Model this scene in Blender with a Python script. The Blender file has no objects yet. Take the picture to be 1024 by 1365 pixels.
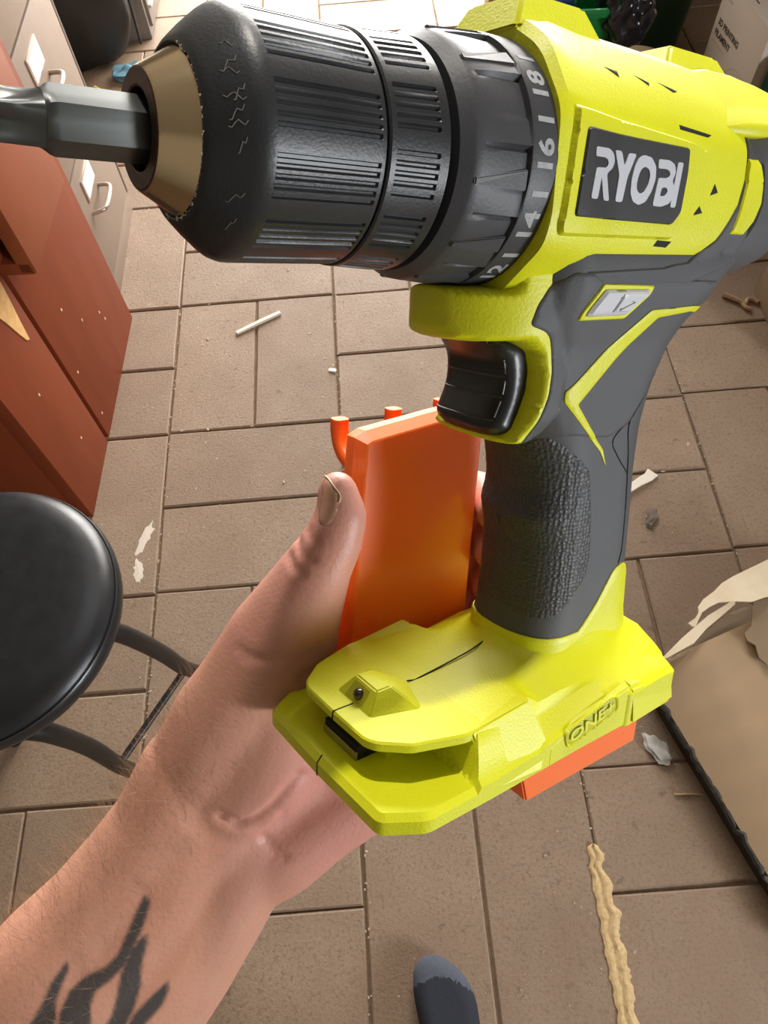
import bpy, bmesh, math, random
from mathutils import Vector, Matrix
from mathutils.geometry import delaunay_2d_cdt
from mathutils.bvhtree import BVHTree

random.seed(7)
SC = bpy.context.scene
COL = SC.collection

# ------------------------------------------------------------------ camera, world, lights, exposure
cam_d = bpy.data.cameras.new('camera')
cam_d.sensor_fit = 'VERTICAL'; cam_d.sensor_height = 24.0
cam_d.lens = 985.0 / 1365.0 * 24.0
cam_d.clip_start = 0.01; cam_d.clip_end = 100
cam = bpy.data.objects.new('camera', cam_d); COL.objects.link(cam)
CX = Vector((0.99674, -0.07032, -0.03957)); CY = Vector((0.08069, 0.87012, 0.48619)); CZ = Vector((0.00024, -0.48780, 0.87295))
cam.matrix_world = Matrix(((CX.x, CY.x, CZ.x, 0), (CX.y, CY.y, CZ.y, 0), (CX.z, CY.z, CZ.z, 1.35), (0, 0, 0, 1)))
SC.camera = cam

world = bpy.data.worlds.new('world'); SC.world = world; world.use_nodes = True
bg = world.node_tree.nodes['Background']
bg.inputs[0].default_value = (0.93, 0.97, 1.0, 1); bg.inputs[1].default_value = 1.0

def light(kind, name, loc, aim, energy, color, size=None, size_y=None, angle=None):
    d = bpy.data.lights.new(name, kind); d.energy = energy; d.color = color
    if kind == 'AREA':
        d.shape = 'RECTANGLE'; d.size = size; d.size_y = size_y or size
    if angle is not None: d.angle = angle
    o = bpy.data.objects.new(name, d); COL.objects.link(o); o.location = loc
    v = (Vector(aim) - Vector(loc)).normalized()
    o.rotation_euler = v.to_track_quat('-Z', 'Y').to_euler()
    return o
# sun from ahead, through the open door and the roof window above the workshop
sun_dir = Vector((0.12, 0.57, 0.81))
light('SUN', 'sun', sun_dir * 20, (0, 0, 0), 1.9, (1.0, 0.93, 0.84), angle=math.radians(2.2))
# sky light of the open door ahead, the roof window and the window behind the right shoulder
light('AREA', 'door_daylight', (0.8, 4.3, 1.35), (0.0, 1.6, 0.5), 370, (1.0, 0.96, 0.91), 3.2, 2.4)
light('AREA', 'roof_window_daylight', (0.20, 1.15, 2.74), (0.20, 1.15, 0.0), 2, (0.95, 0.97, 1.0), 1.2, 0.8)
light('AREA', 'window_daylight', (2.35, -1.38, 1.22), (0.0, 0.15, 1.15), 56, (0.92, 0.96, 1.0), 0.8, 0.8)

SC.view_settings.view_transform = 'Standard'; SC.view_settings.look = 'None'
SC.view_settings.gamma = 1.0; SC.view_settings.use_curve_mapping = False
SC.view_settings.exposure = 0.30

# ------------------------------------------------------------------ helpers
def lin(h):
    h = h.lstrip('#'); c = [int(h[i:i+2], 16) / 255 for i in (0, 2, 4)]
    return tuple(x / 12.92 if x <= 0.04045 else ((x + 0.055) / 1.055) ** 2.4 for x in c)

def mat(name, col, rough=0.5, metal=0.0, col2=None, nscale=20, namt=0.5, bump=0.0, bscale=200, spec=None, rnoise=0.0,
        coat=0.0, sss=0.0, trans=0.0, objrand=0.0, detail=6.0, stretch=None, ior=None):
    m = bpy.data.materials.new(name); m.use_nodes = True
    nt = m.node_tree; N = nt.nodes; L = nt.links
    b = N['Principled BSDF']
    c = (*lin(col), 1)
    b.inputs['Base Color'].default_value = c
    b.inputs['Roughness'].default_value = rough; b.inputs['Metallic'].default_value = metal
    if spec is not None: b.inputs['Specular IOR Level'].default_value = spec
    if ior: b.inputs['IOR'].default_value = ior
    if coat: b.inputs['Coat Weight'].default_value = coat; b.inputs['Coat Roughness'].default_value = 0.15
    if trans: b.inputs['Transmission Weight'].default_value = trans
    if sss:
        b.inputs['Subsurface Weight'].default_value = sss
        b.inputs['Subsurface Radius'].default_value = (0.006, 0.0022, 0.0012); b.inputs['Subsurface Scale'].default_value = 1.0
    tc = N.new('ShaderNodeTexCoord'); src = tc.outputs['Object']
    if stretch:
        mp = N.new('ShaderNodeMapping'); mp.inputs['Scale'].default_value = stretch
        L.new(src, mp.inputs['Vector']); src = mp.outputs['Vector']
    last = None
    if col2:
        nz = N.new('ShaderNodeTexNoise'); nz.inputs['Scale'].default_value = nscale; nz.inputs['Detail'].default_value = detail
        nz.inputs['Roughness'].default_value = 0.6
        L.new(src, nz.inputs['Vector'])
        mr = N.new('ShaderNodeMapRange'); mr.inputs['From Min'].default_value = 0.5 - 0.5 * (1 - namt) - 0.02; mr.inputs['From Max'].default_value = 0.5 + 0.5 * (1 - namt) + 0.02
        L.new(nz.outputs['Fac'], mr.inputs['Value'])
        mx = N.new('ShaderNodeMix'); mx.data_type = 'RGBA'
        mx.inputs[6].default_value = c; mx.inputs[7].default_value = (*lin(col2), 1)
        L.new(mr.outputs['Result'], mx.inputs[0]); last = mx.outputs[2]
        if rnoise:
            ma = N.new('ShaderNodeMapRange'); ma.inputs['To Min'].default_value = max(0.02, rough - rnoise); ma.inputs['To Max'].default_value = rough + rnoise
            L.new(nz.outputs['Fac'], ma.inputs['Value']); L.new(ma.outputs['Result'], b.inputs['Roughness'])
    if objrand:
        oi = N.new('ShaderNodeObjectInfo'); mr2 = N.new('ShaderNodeMapRange')
        mr2.inputs['To Min'].default_value = 1 - objrand; mr2.inputs['To Max'].default_value = 1 + objrand
        L.new(oi.outputs['Random'], mr2.inputs['Value'])
        hv = N.new('ShaderNodeHueSaturation'); L.new(mr2.outputs['Result'], hv.inputs['Value'])
        if last: L.new(last, hv.inputs['Color'])
        else: hv.inputs['Color'].default_value = c
        last = hv.outputs['Color']
    if last: L.new(last, b.inputs['Base Color'])
    if bump:
        nb = N.new('ShaderNodeTexNoise'); nb.inputs['Scale'].default_value = bscale; nb.inputs['Detail'].default_value = 4
        L.new(src, nb.inputs['Vector'])
        bp = N.new('ShaderNodeBump'); bp.inputs['Strength'].default_value = bump; bp.inputs['Distance'].default_value = 0.0006
        L.new(nb.outputs['Fac'], bp.inputs['Height']); L.new(bp.outputs['Normal'], b.inputs['Normal'])
    return m

def mesh_obj(name, verts, faces, m, parent=None, smooth=None, mi=None):
    me = bpy.data.meshes.new(name); me.from_pydata([tuple(v) for v in verts], [], [tuple(f) for f in faces]); me.validate(); me.update()
    mats = m if isinstance(m, (list, tuple)) else [m]
    for x in mats: me.materials.append(x)
    if mi:
        for p, i in zip(me.polygons, mi): p.material_index = i
    if smooth is not None:
        me.polygons.foreach_set('use_smooth', [True] * len(me.polygons))
        me.set_sharp_from_angle(angle=math.radians(smooth))
    o = bpy.data.objects.new(name, me); COL.objects.link(o)
    if parent: o.parent = parent
    return o

def bm_obj(name, bm, m, parent=None, smooth=None, recalc=True):
    if recalc: bmesh.ops.recalc_face_normals(bm, faces=bm.faces)
    me = bpy.data.meshes.new(name); bm.to_mesh(me); bm.free()
    mats = m if isinstance(m, (list, tuple)) else [m]
    for x in mats: me.materials.append(x)
    if smooth is not None:
        me.polygons.foreach_set('use_smooth', [True] * len(me.polygons))
        me.set_sharp_from_angle(angle=math.radians(smooth))
    o = bpy.data.objects.new(name, me); COL.objects.link(o)
    if parent: o.parent = parent
    return o

def empty(name, mw=None, loc=None, rz=0):
    o = bpy.data.objects.new(name, None); COL.objects.link(o); o.empty_display_size = 0.05
    if mw is not None: o.matrix_world = mw
    if loc is not None: o.location = loc; o.rotation_euler = (0, 0, rz)
    return o

def tag(o, label, cat, group=None):
    o['label'] = label; o['category'] = cat
    if group: o['group'] = group
    return o

def add_box(bm, lo, hi, bev=0.0, seg=2, M=None):
    r = bmesh.ops.create_cube(bm, size=1.0)
    vs = r['verts']
    for v in vs:
        v.co = Vector((lo[i] + (v.co[i] + 0.5) * (hi[i] - lo[i]) for i in range(3)))
    if bev:
        es = list({e for v in vs for e in v.link_edges})
        rr = bmesh.ops.bevel(bm, geom=es, offset=bev, segments=seg, affect='EDGES', profile=0.6)
        vs = list({v for f in rr['faces'] for v in f.verts} | {v for v in vs if v.is_valid})
    if M is not None:
        for v in vs: v.co = M @ v.co
    return vs

def box(name, lo, hi, m, parent=None, bev=0.002, M=None, seg=2):
    bm = bmesh.new(); add_box(bm, lo, hi, bev, seg, M)
    return bm_obj(name, bm, m, parent, smooth=35)

def tube(name, pts, r, m, parent=None, n=12, cap=True):
    P = [Vector(p) for p in pts]; rs = r if isinstance(r, (list, tuple)) else [r] * len(P)
    vs, fs = [], []
    up = Vector((0.31, 0.17, 0.93))
    for i, p in enumerate(P):
        t = (P[min(i + 1, len(P) - 1)] - P[max(i - 1, 0)]).normalized()
        a = t.cross(up).normalized(); b = t.cross(a).normalized()
        for k in range(n):
            th = 2 * math.pi * k / n; vs.append(p + (a * math.cos(th) + b * math.sin(th)) * rs[i])
    for i in range(len(P) - 1):
        for k in range(n):
            fs.append((i * n + k, i * n + (k + 1) % n, (i + 1) * n + (k + 1) % n, (i + 1) * n + k))
    if cap: fs.append(tuple(range(n))[::-1]); fs.append(tuple((len(P) - 1) * n + k for k in range(n)))
    bm = bmesh.new(); bv = [bm.verts.new(v) for v in vs]
    for f in fs: bm.faces.new([bv[i] for i in f])
    return bm_obj(name, bm, m, parent, smooth=50)

def smooth_path(pts, n=6):
    P = [Vector(p) for p in pts]; out = []
    for i in range(len(P) - 1):
        p0, p1, p2, p3 = P[max(i - 1, 0)], P[i], P[i + 1], P[min(i + 2, len(P) - 1)]
        for k in range(n):
            t = k / n
            out.append(0.5 * ((2 * p1) + (p2 - p0) * t + (2 * p0 - 5 * p1 + 4 * p2 - p3) * t * t + (3 * p1 - p0 - 3 * p2 + p3) * t ** 3))
    out.append(P[-1]); return out

# ---- polygon tools (2D)
def pip(x, y, poly):
    c = False; j = len(poly) - 1
    for i in range(len(poly)):
        xi, yi = poly[i]; xj, yj = poly[j]
        if (yi > y) != (yj > y) and x < (xj - xi) * (y - yi) / (yj - yi) + xi: c = not c
        j = i
    return c

def dist_poly(x, y, poly):
    best = 1e9; n = len(poly)
    for i in range(n):
        x1, y1 = poly[i]; x2, y2 = poly[(i + 1) % n]
        dx, dy = x2 - x1, y2 - y1; L2 = dx * dx + dy * dy
        t = 0 if L2 == 0 else max(0, min(1, ((x - x1) * dx + (y - y1) * dy) / L2))
        d = (x - x1 - t * dx) ** 2 + (y - y1 - t * dy) ** 2
        if d < best: best = d
    return math.sqrt(best)

def resample(poly, step):
    out = []; n = len(poly)
    for i in range(n):
        (x1, y1), (x2, y2) = poly[i], poly[(i + 1) % n]
        k = max(1, int(math.ceil(math.hypot(x2 - x1, y2 - y1) / step)))
        for j in range(k): out.append((x1 + (x2 - x1) * j / k, y1 + (y2 - y1) * j / k))
    return out

def roundp(poly, r=0.0015, n=4, keep=()):
    out = []; m = len(poly)
    for i in range(m):
        p = Vector(poly[i]); a = Vector(poly[i - 1]); b = Vector(poly[(i + 1) % m])
        da, db = a - p, b - p; la, lb = da.length, db.length
        rr = min(r, la * 0.45, lb * 0.45)
        if i in keep or rr < 1e-6: out.append(tuple(p)); continue
        s, e = p + da / la * rr, p + db / lb * rr
        for k in range(n + 1):
            t = k / n; q = s * (1 - t) ** 2 + p * 2 * t * (1 - t) + e * t * t; out.append(tuple(q))
    return out

def tri_poly(poly, inner, holes=()):
    """triangulate: boundary poly (list), extra inner points, hole loops; returns verts, tris, number of boundary verts"""
    V = [Vector(p) for p in poly]; nb = len(V); E = [(i, (i + 1) % nb) for i in range(nb)]
    for h in holes:
        s = len(V); V += [Vector(p) for p in h]; E += [(s + i, s + (i + 1) % len(h)) for i in range(len(h))]
    V += [Vector(p) for p in inner]
    v, e, f, ov, oe, of = delaunay_2d_cdt(V, E, [], 0, 1e-7)
    tris = []
    for t in f:
        cx = sum(v[i].x for i in t) / len(t); cy = sum(v[i].y for i in t) / len(t)
        if pip(cx, cy, poly) and not any(pip(cx, cy, h) for h in holes): tris.append(tuple(t))
    return v, tris

def grid_in(poly, step, mind, holes=()):
    xs = [p[0] for p in poly]; ys = [p[1] for p in poly]; out = []
    y = min(ys) + step * 0.37; r = 0
    while y < max(ys):
        x = min(xs) + step * (0.31 if r % 2 else 0.83)
        while x < max(xs):
            if pip(x, y, poly) and dist_poly(x, y, poly) > mind and not any(pip(x, y, h) or dist_poly(x, y, h) < mind for h in holes): out.append((x, y))
            x += step
        y += step * 0.87; r += 1
    return out

def mm(poly): return [(p[0] / 1000, p[1] / 1000) for p in poly]

def pillow(name, poly, W, R, m, parent, step=0.0018, p=2.0, smooth=60, mapf=None):
    """slab with rounded rim: outline in (a,u), half thickness W(a,u) along l; mapf maps (a,l,u)->xyz"""
    Wf = W if callable(W) else (lambda a, u: W)
    B = resample(poly, step); nb = len(B); pts = []
    area = sum(B[i][0] * B[(i + 1) % nb][1] - B[(i + 1) % nb][0] * B[i][1] for i in range(nb)); sg = 1 if area > 0 else -1
    for fr in (0.03, 0.12, 0.28, 0.5, 0.78):
        d = fr * R
        for i in range(0, nb):
            if d > step * 0.8 and i % 2: continue
            a, b = B[i - 1], B[(i + 1) % nb]; tx, ty = b[0] - a[0], b[1] - a[1]; L = math.hypot(tx, ty) or 1
            q = (B[i][0] - sg * ty / L * d, B[i][1] + sg * tx / L * d)
            if pip(q[0], q[1], poly) and dist_poly(q[0], q[1], poly) > 0.93 * d: pts.append(q)
    pts += grid_in(poly, step, 0.9 * R)
    v, tris = tri_poly(B, pts)
    n = len(v); vs = [None] * n; back = [0] * n
    isb = set(range(nb))
    for i, q in enumerate(v):
        d = 0 if i in isb else dist_poly(q.x, q.y, poly)
        x = min(1, d / R); t = Wf(q.x, q.y) * (1 - (1 - x) ** p) ** (1 / p)
        vs[i] = (q.x, t, q.y)
    allv = list(vs)
    for i in range(n):
        if i in isb: back[i] = i
        else: back[i] = len(allv); allv.append((vs[i][0], -vs[i][1], vs[i][2]))
    fs = [t for t in tris] + [tuple(back[i] for i in reversed(t)) for t in tris]
    if mapf: allv = [mapf(*q) for q in allv]
    bm = bmesh.new(); bv = [bm.verts.new(q) for q in allv]
    for f in fs:
        try: bm.faces.new([bv[i] for i in f])
        except ValueError: pass
    return bm_obj(name, bm, m, parent, smooth=smooth)

def bvh_of(objs):
    V, F = [], []
    for o in objs:
        s = len(V); V += [v.co.copy() for v in o.data.vertices]; F += [[s + i for i in p.vertices] for p in o.data.polygons]
    return BVHTree.FromPolygons(V, F)

def conform(name, poly, bvh, off, m, parent, step=0.0016, rim=None, holes=(), skirt=0.0012, side=1, smooth=40, org=0.08, flat=None, inset=0.0004):
    """panel of outline poly (a,u), laid on whatever surface is met from +l (side=1) and raised by off"""
    B = resample(poly, step); H = [resample(h, step) for h in holes]
    inner = grid_in(poly, step, step * 0.45, H)
    rings = []
    nb = len(B)
    area = sum(B[i][0] * B[(i + 1) % nb][1] - B[(i + 1) % nb][0] * B[i][1] for i in range(nb)); sg = 1 if area > 0 else -1
    for i in range(nb):
        a, b = B[i - 1], B[(i + 1) % nb]; tx, ty = b[0] - a[0], b[1] - a[1]; L = math.hypot(tx, ty) or 1
        q = (B[i][0] - sg * ty / L * inset, B[i][1] + sg * tx / L * inset)
        if pip(q[0], q[1], poly) and dist_poly(q[0], q[1], poly) > 0.9 * inset and not any(pip(q[0], q[1], h) for h in H): rings.append(q)
    v, tris = tri_poly(B, rings + inner, H)
    nbh = nb + sum(len(h) for h in H)
    last = 0.02; tops = []
    def hit(x, y):
        r = bvh.ray_cast(Vector((x, org * side, y)), Vector((0, -side, 0)), 0.2)
        return r[0].y if r[0] is not None else None
    known = [hit(q.x, q.y) for q in v]
    for i, q in enumerate(v):
        h = known[i]
        if h is None:
            best = None
            for j, w in enumerate(v):
                if known[j] is not None:
                    d = (w - q).length_squared
                    if best is None or d < best[0]: best = (d, known[j])
            h = best[1] if best else 0.02 * side
        if flat is not None: h = flat * side
        o = (off if i >= nbh else (off * 0.35 if rim is None else rim))
        tops.append((q.x, h + o * side, q.y, h))
    vs = [t[:3] for t in tops]; fs = [tuple(t) for t in tris]
    def sk(s, n):
        b0 = len(vs)
        for i in range(n):
            t = tops[s + i]; vs.append((t[0], t[3] - skirt * side, t[2]))
        for i in range(n):
            j = (i + 1) % n; fs.append((s + i, s + j, b0 + j, b0 + i))
    sk(0, nb); s = nb
    for h in H: sk(s, len(h)); s += len(h)
    bm = bmesh.new(); bv = [bm.verts.new(q) for q in vs]
    for f in fs:
        try: bm.faces.new([bv[i] for i in f])
        except ValueError: pass
    loose = [x for x in bm.verts if not x.link_faces]
    for x in loose: bm.verts.remove(x)
    return bm_obj(name, bm, m, parent, smooth=smooth)

def lathe_x(name, prof, m, parent, n=96, rf=None, smooth=30, closed=True):
    """revolve (x, r) profile about local x; angle measured from +z towards +y; rf(x, theta, r) may change the radius"""
    vs, fs = [], []
    for x, r in prof:
        for k in range(n):
            th = 2 * math.pi * k / n; rr = rf(x, math.degrees(th), r) if rf else r
            vs.append((x, rr * math.sin(th), rr * math.cos(th)))
    for i in range(len(prof) - 1):
        for k in range(n): fs.append((i * n + k, i * n + (k + 1) % n, (i + 1) * n + (k + 1) % n, (i + 1) * n + k))
    if closed:
        fs.append(tuple(range(n))); fs.append(tuple((len(prof) - 1) * n + k for k in range(n))[::-1])
    bm = bmesh.new(); bv = [bm.verts.new(q) for q in vs]
    for f in fs: bm.faces.new([bv[i] for i in f])
    return bm_obj(name, bm, m, parent, smooth=smooth)

def flat_letters(name, polys, m, parent, mapf, thick, step=None):
    """polys: list of (outline, [holes]); mapf(x, y, h) -> xyz"""
    vs, fs = [], []
    for poly, holes in polys:
        B = resample(poly, step) if step else list(poly); H = [resample(h, step) if step else list(h) for h in holes]
        v, tris = tri_poly(B, [], H); s = len(vs)
        vs += [mapf(q.x, q.y, thick) for q in v]; fs += [tuple(s + i for i in t) for t in tris]
        off = 0
        for lp in [B] + H:
            b0 = len(vs)
            vs += [mapf(q[0], q[1], -0.0002) for q in lp]
            for i in range(len(lp)):
                j = (i + 1) % len(lp); fs.append((s + off + i, s + off + j, b0 + j, b0 + i))
            off += len(lp)
    bm = bmesh.new(); bv = [bm.verts.new(q) for q in vs]
    for f in fs:
        try: bm.faces.new([bv[i] for i in f])
        except ValueError: pass
    return bm_obj(name, bm, m, parent)

def text_mesh(body, size, bold=0.0):
    """flat triangles of a line of text, origin at its centre"""
    cu = bpy.data.curves.new('lettering', 'FONT'); cu.body = body; cu.size = size; cu.align_x = 'CENTER'; cu.align_y = 'CENTER'; cu.offset = bold
    cu.resolution_u = 3
    o = bpy.data.objects.new('lettering', cu); COL.objects.link(o)
    dg = bpy.context.evaluated_depsgraph_get(); me = o.evaluated_get(dg).to_mesh()
    vs = [tuple(v.co) for v in me.vertices]; fs = [tuple(p.vertices) for p in me.polygons]
    o.evaluated_get(dg).to_mesh_clear(); bpy.data.objects.remove(o); bpy.data.curves.remove(cu)
    return vs, fs

# ------------------------------------------------------------------ room: floor of pavers, walls
def paver_mat():
    m = mat('paver', '#a38b74', 0.58, col2='#866f59', nscale=7, namt=0.3, objrand=0.09, detail=10, rnoise=0.12)
    nt = m.node_tree; N = nt.nodes; L = nt.links; b = N['Principled BSDF']
    geo = N.new('ShaderNodeNewGeometry')          # grain runs on from stone to stone in world space
    base = b.inputs['Base Color'].links[0].from_socket
    def noise(sc, det, lo, hi):
        z = N.new('ShaderNodeTexNoise'); z.inputs['Scale'].default_value = sc; z.inputs['Detail'].default_value = det; z.inputs['Roughness'].default_value = 0.65
        L.new(geo.outputs['Position'], z.inputs['Vector'])
        r = N.new('ShaderNodeMapRange'); r.inputs['From Min'].default_value = lo; r.inputs['From Max'].default_value = hi; L.new(z.outputs['Fac'], r.inputs['Value']); return r.outputs['Result']
    def mix(fac, a, col):
        x = N.new('ShaderNodeMix'); x.data_type = 'RGBA'; L.new(fac, x.inputs[0]); L.new(a, x.inputs[6]); x.inputs[7].default_value = (*lin(col), 1); return x.outputs[2]
    def scale(f, k):
        q = N.new('ShaderNodeMath'); q.operation = 'MULTIPLY'; q.inputs[1].default_value = k; L.new(f, q.inputs[0]); return q.outputs[0]
    c = mix(scale(noise(160, 5, 0.50, 0.66), 0.55), base, '#6f5944')
    c = mix(scale(noise(38, 8, 0.60, 0.72), 0.75), c, '#5a4636')
    c = mix(scale(noise(75, 6, 0.66, 0.74), 0.8), c, '#cdbba3')
    c = mix(scale(noise(3.1, 6, 0.45, 0.70), 0.5), c, '#8a6f58')
    L.new(c, b.inputs['Base Color'])
    n1 = N.new('ShaderNodeTexNoise'); n1.inputs['Scale'].default_value = 190; n1.inputs['Detail'].default_value = 9; n1.inputs['Roughness'].default_value = 0.75
    L.new(geo.outputs['Position'], n1.inputs['Vector'])
    vo = N.new('ShaderNodeTexVoronoi'); vo.inputs['Scale'].default_value = 60; L.new(geo.outputs['Position'], vo.inputs['Vector'])
    vr = N.new('ShaderNodeMapRange'); vr.inputs['From Max'].default_value = 0.22; L.new(vo.outputs['Distance'], vr.inputs['Value'])
    ad = N.new('ShaderNodeMath'); ad.operation = 'MULTIPLY_ADD'; ad.inputs[1].default_value = 0.07; L.new(vr.outputs['Result'], ad.inputs[0]); L.new(n1.outputs['Fac'], ad.inputs[2])
    bp = N.new('ShaderNodeBump'); bp.inputs['Strength'].default_value = 0.75; bp.inputs['Distance'].default_value = 0.0022
    L.new(ad.outputs[0], bp.inputs['Height']); L.new(bp.outputs['Normal'], b.inputs['Normal'])
    return m
M_paver = paver_mat()
M_sand = mat('joint_sand', '#6b5541', 0.9, col2='#8d7660', nscale=90, bump=0.8, bscale=400)
M_plaster = mat('plaster', '#7d756a', 0.85, col2='#6f685e', nscale=3, bump=0.2, bscale=60)
floor = box('floor', (-2.6, -1.7, -0.08), (2.6, 4.4, -0.006), M_sand, bev=0); floor['kind'] = 'structure'
PW, PL = 0.1942, 0.3884
def paver_mesh(w, l, seed):
    rnd = random.Random(seed); g = 0.0024; h = 0.05
    def loop(ins, z, jit):
        out = []
        for (sx, sy) in ((-1, -1), (1, -1), (1, 1), (-1, 1)):
            out.append((sx * (w / 2 - g - ins) + rnd.uniform(-jit, jit), sy * (l / 2 - g - ins) + rnd.uniform(-jit, jit), z))
        res = []
        for i in range(4):
            a, b = Vector(out[i]), Vector(out[(i + 1) % 4]); res.append(tuple(a)); mid = a.lerp(b, rnd.uniform(0.35, 0.65))
            res.append((mid.x + rnd.uniform(-jit, jit), mid.y + rnd.uniform(-jit, jit), z))
        return res
    A = loop(0.0, -h, 0.0012); B = [(x, y, -0.0025) for x, y, z in A]; Cc = [(x * (1 - 0.005 / w * 1.2), y * (1 - 0.005 / l * 1.2), 0.0) for x, y, z in A]
    vs = A + B + Cc; fs = []
    for s in (0, 8):
        for i in range(8): fs.append((s + i, s + (i + 1) % 8, s + 8 + (i + 1) % 8, s + 8 + i))
    fs.append(tuple(16 + i for i in range(8)))
    me = bpy.data.meshes.new('paver'); me.from_pydata(vs, [], fs); me.materials.append(M_paver); me.update(); return me
PV = [paver_mesh(PW, PL, s) for s in range(6)]
prnd = random.Random(3)
def put_paver(x, y, rot):
    o = bpy.data.objects.new('paver', prnd.choice(PV)); COL.objects.link(o); o.parent = floor
    o.location = (x, y, prnd.uniform(-0.0012, 0.0008)); o.rotation_euler = (prnd.uniform(-.002, .002), prnd.uniform(-.002, .002), rot + (math.pi if prnd.random() < .5 else 0))
for i in range(-2, 4):
    for j in range(-4, 8):
        bx, by = -0.08 + 0.3868 * i + 0.19, 1.003 + 0.3892 * j + 0.194 - (0.004 if i % 2 == 0 else 0.010 if i > 0 else 0.0)
        if by < -0.6 or by > 3.6: continue
        if (i + j) % 2:
            for s in (-1, 1): put_paver(bx + s * 0.0967, by, 0)
        else:
            for s in (-1, 1): put_paver(bx, by + s * 0.0973, math.pi / 2)
for nm, lo, hi in (('wall_back', (-2.6, -1.8, 0), (2.6, -1.7, 2.7)), ('wall_left', (-2.7, -1.7, 0), (-2.6, 4.4, 2.7)), ('wall_right', (2.6, -1.7, 0), (2.7, 4.4, 2.7)),
                   ('wall_front', (-2.6, 4.4, 0), (-1.0, 4.5, 2.7))):
    w = box(nm, lo, hi, M_plaster, bev=0); w['kind'] = 'structure'
bm = bmesh.new()   # ceiling with a roof window
for lo, hi in (((-2.7, -1.8, 2.7), (2.7, 0.72, 2.78)), ((-2.7, 1.58, 2.7), (2.7, 4.5, 2.78)), ((-2.7, 0.72, 2.7), (-0.45, 1.58, 2.78)), ((0.85, 0.72, 2.7), (2.7, 1.58, 2.78))): add_box(bm, lo, hi)
ceil = bm_obj('ceiling', bm, M_plaster); ceil['kind'] = 'structure'

# crumbs, dust and sawdust
M_crumb = mat('crumbs', '#d9cbb6', 0.8, col2='#8b6a4c', nscale=40)
def crumbs():
    bm = bmesh.new(); rnd = random.Random(11)
    def crumb(x, y, s):
        if (x > 0.43 and y < 0.50) or (x > 0.42 and y > 1.95) or y > 2.68 or (x > 0.9 and y > 1.0): return
        r = bmesh.ops.create_icosphere(bm, subdivisions=1, radius=s)
        M = Matrix.Rotation(rnd.uniform(0, 6.28), 3, Vector((rnd.random(), rnd.random(), 1)).normalized())
        sc = (rnd.uniform(0.7, 1.9), rnd.uniform(0.5, 1.0), rnd.uniform(0.35, 0.6))
        for v in r['verts']:
            q = Vector((v.co.x * sc[0], v.co.y * sc[1], v.co.z)); a = rnd.uniform(0, 0.4)
            v.co = (M @ q) * Vector((1, 1, sc[2])).length / 1.6 if False else Vector(((M @ q).x + x, (M @ q).y + y, abs((M @ q).z) * sc[2]))
    for k in range(1500):
        x, y = rnd.uniform(-0.6, 1.1), rnd.uniform(-0.2, 2.9)
        crumb(x, y, rnd.choice((0.0008, 0.001, 0.0012, 0.0014, 0.0018)))
    for k in range(130): crumb(rnd.uniform(-0.56, 0.7), rnd.uniform(0.1, 2.6), rnd.uniform(0.0022, 0.004))
    for k in range(700):   # grit lying in the joints
        c = rnd.choice((-0.467, -0.08, 0.303, 0.693)); crumb(c + rnd.gauss(0, 0.003), rnd.uniform(-0.2, 2.8), rnd.uniform(0.001, 0.0024))
    for k in range(60):    # swept-up bits by the cabinet foot
        crumb(-0.585 + rnd.gauss(0, 0.02), rnd.uniform(1.4, 1.8), rnd.uniform(0.001, 0.003))
    o = bm_obj('floor_crumbs', bm, M_crumb); o['kind'] = 'stuff'
    tag(o, 'pale crumbs and grit scattered over the brown pavers', 'crumbs')
crumbs()
M_saw = mat('sawdust', '#e0c696', 0.95, col2='#bd9a68', nscale=160, bump=1.0, bscale=500)
def sawdust():
    rnd = random.Random(5); vs, fs = [], []; n = 70; m = 8
    for i in range(n + 1):
        y = 0.095 - 0.30 * i / n; f = i / n
        w0 = -0.008 - 0.003 * math.sin(i * .9) * rnd.random() - 0.004 * min(1, f * 6) - rnd.uniform(0, .0015); w1 = 0.006 + 0.011 * min(1, f * 4) + 0.003 * math.sin(i * 0.55) + rnd.uniform(-.0012, .0015) + (0.005 if i % 19 in (4, 5, 6) else 0)
        if i == 0: w0, w1 = -0.001, 0.001
        for k in range(m + 1):
            t = k / m; x = 0.3005 + w0 + (w1 - w0) * t
            z = 0.0003 + 0.0045 * (math.sin(math.pi * t) ** 0.8) * (0.6 + 0.4 * rnd.random()) - (0.0035 if k in (3, 4) else 0)
            vs.append((x, y, max(0.0002, z)))
    for i in range(n):
        for k in range(m):
            a = i * (m + 1) + k; fs.append((a, a + 1, a + m + 2, a + m + 1))
    o = mesh_obj('sawdust_line', vs, fs, M_saw, smooth=60); o['kind'] = 'stuff'
    tag(o, 'strip of light sawdust caught in a paver joint by the box', 'sawdust')
sawdust()

# ------------------------------------------------------------------ wooden desk on the left
M_wood = mat('desk_wood', '#80391b', 0.55, spec=0.3, col2='#6c2f16', nscale=3.2, namt=0.2, stretch=(6, 6, 1.0), rnoise=0.08, bump=0.05, bscale=300)
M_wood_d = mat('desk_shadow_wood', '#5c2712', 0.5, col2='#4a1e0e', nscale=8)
M_wood_l = mat('desk_worn_wood', '#8f4722', 0.55, col2='#783a1c', nscale=8, namt=0.3, bump=0.15, bscale=500)
M_sliver = mat('sliver_tan', '#e0b67a', 0.8, col2='#c9985a', nscale=60)
desk = empty('desk', loc=(-0.616, 0.800, 0), rz=math.radians(-2.9))
tag(desk, 'reddish brown wooden desk with worn edges standing at the left', 'desk')
box('side_panel', (-0.030, 0.000, 0.0), (0.0, 0.192, 0.492), M_wood, desk, 0.0015)
box('side_panel', (-0.030, 0.206, 0.0), (0.0, 0.568, 0.72), M_wood, desk, 0.0015)
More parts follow.
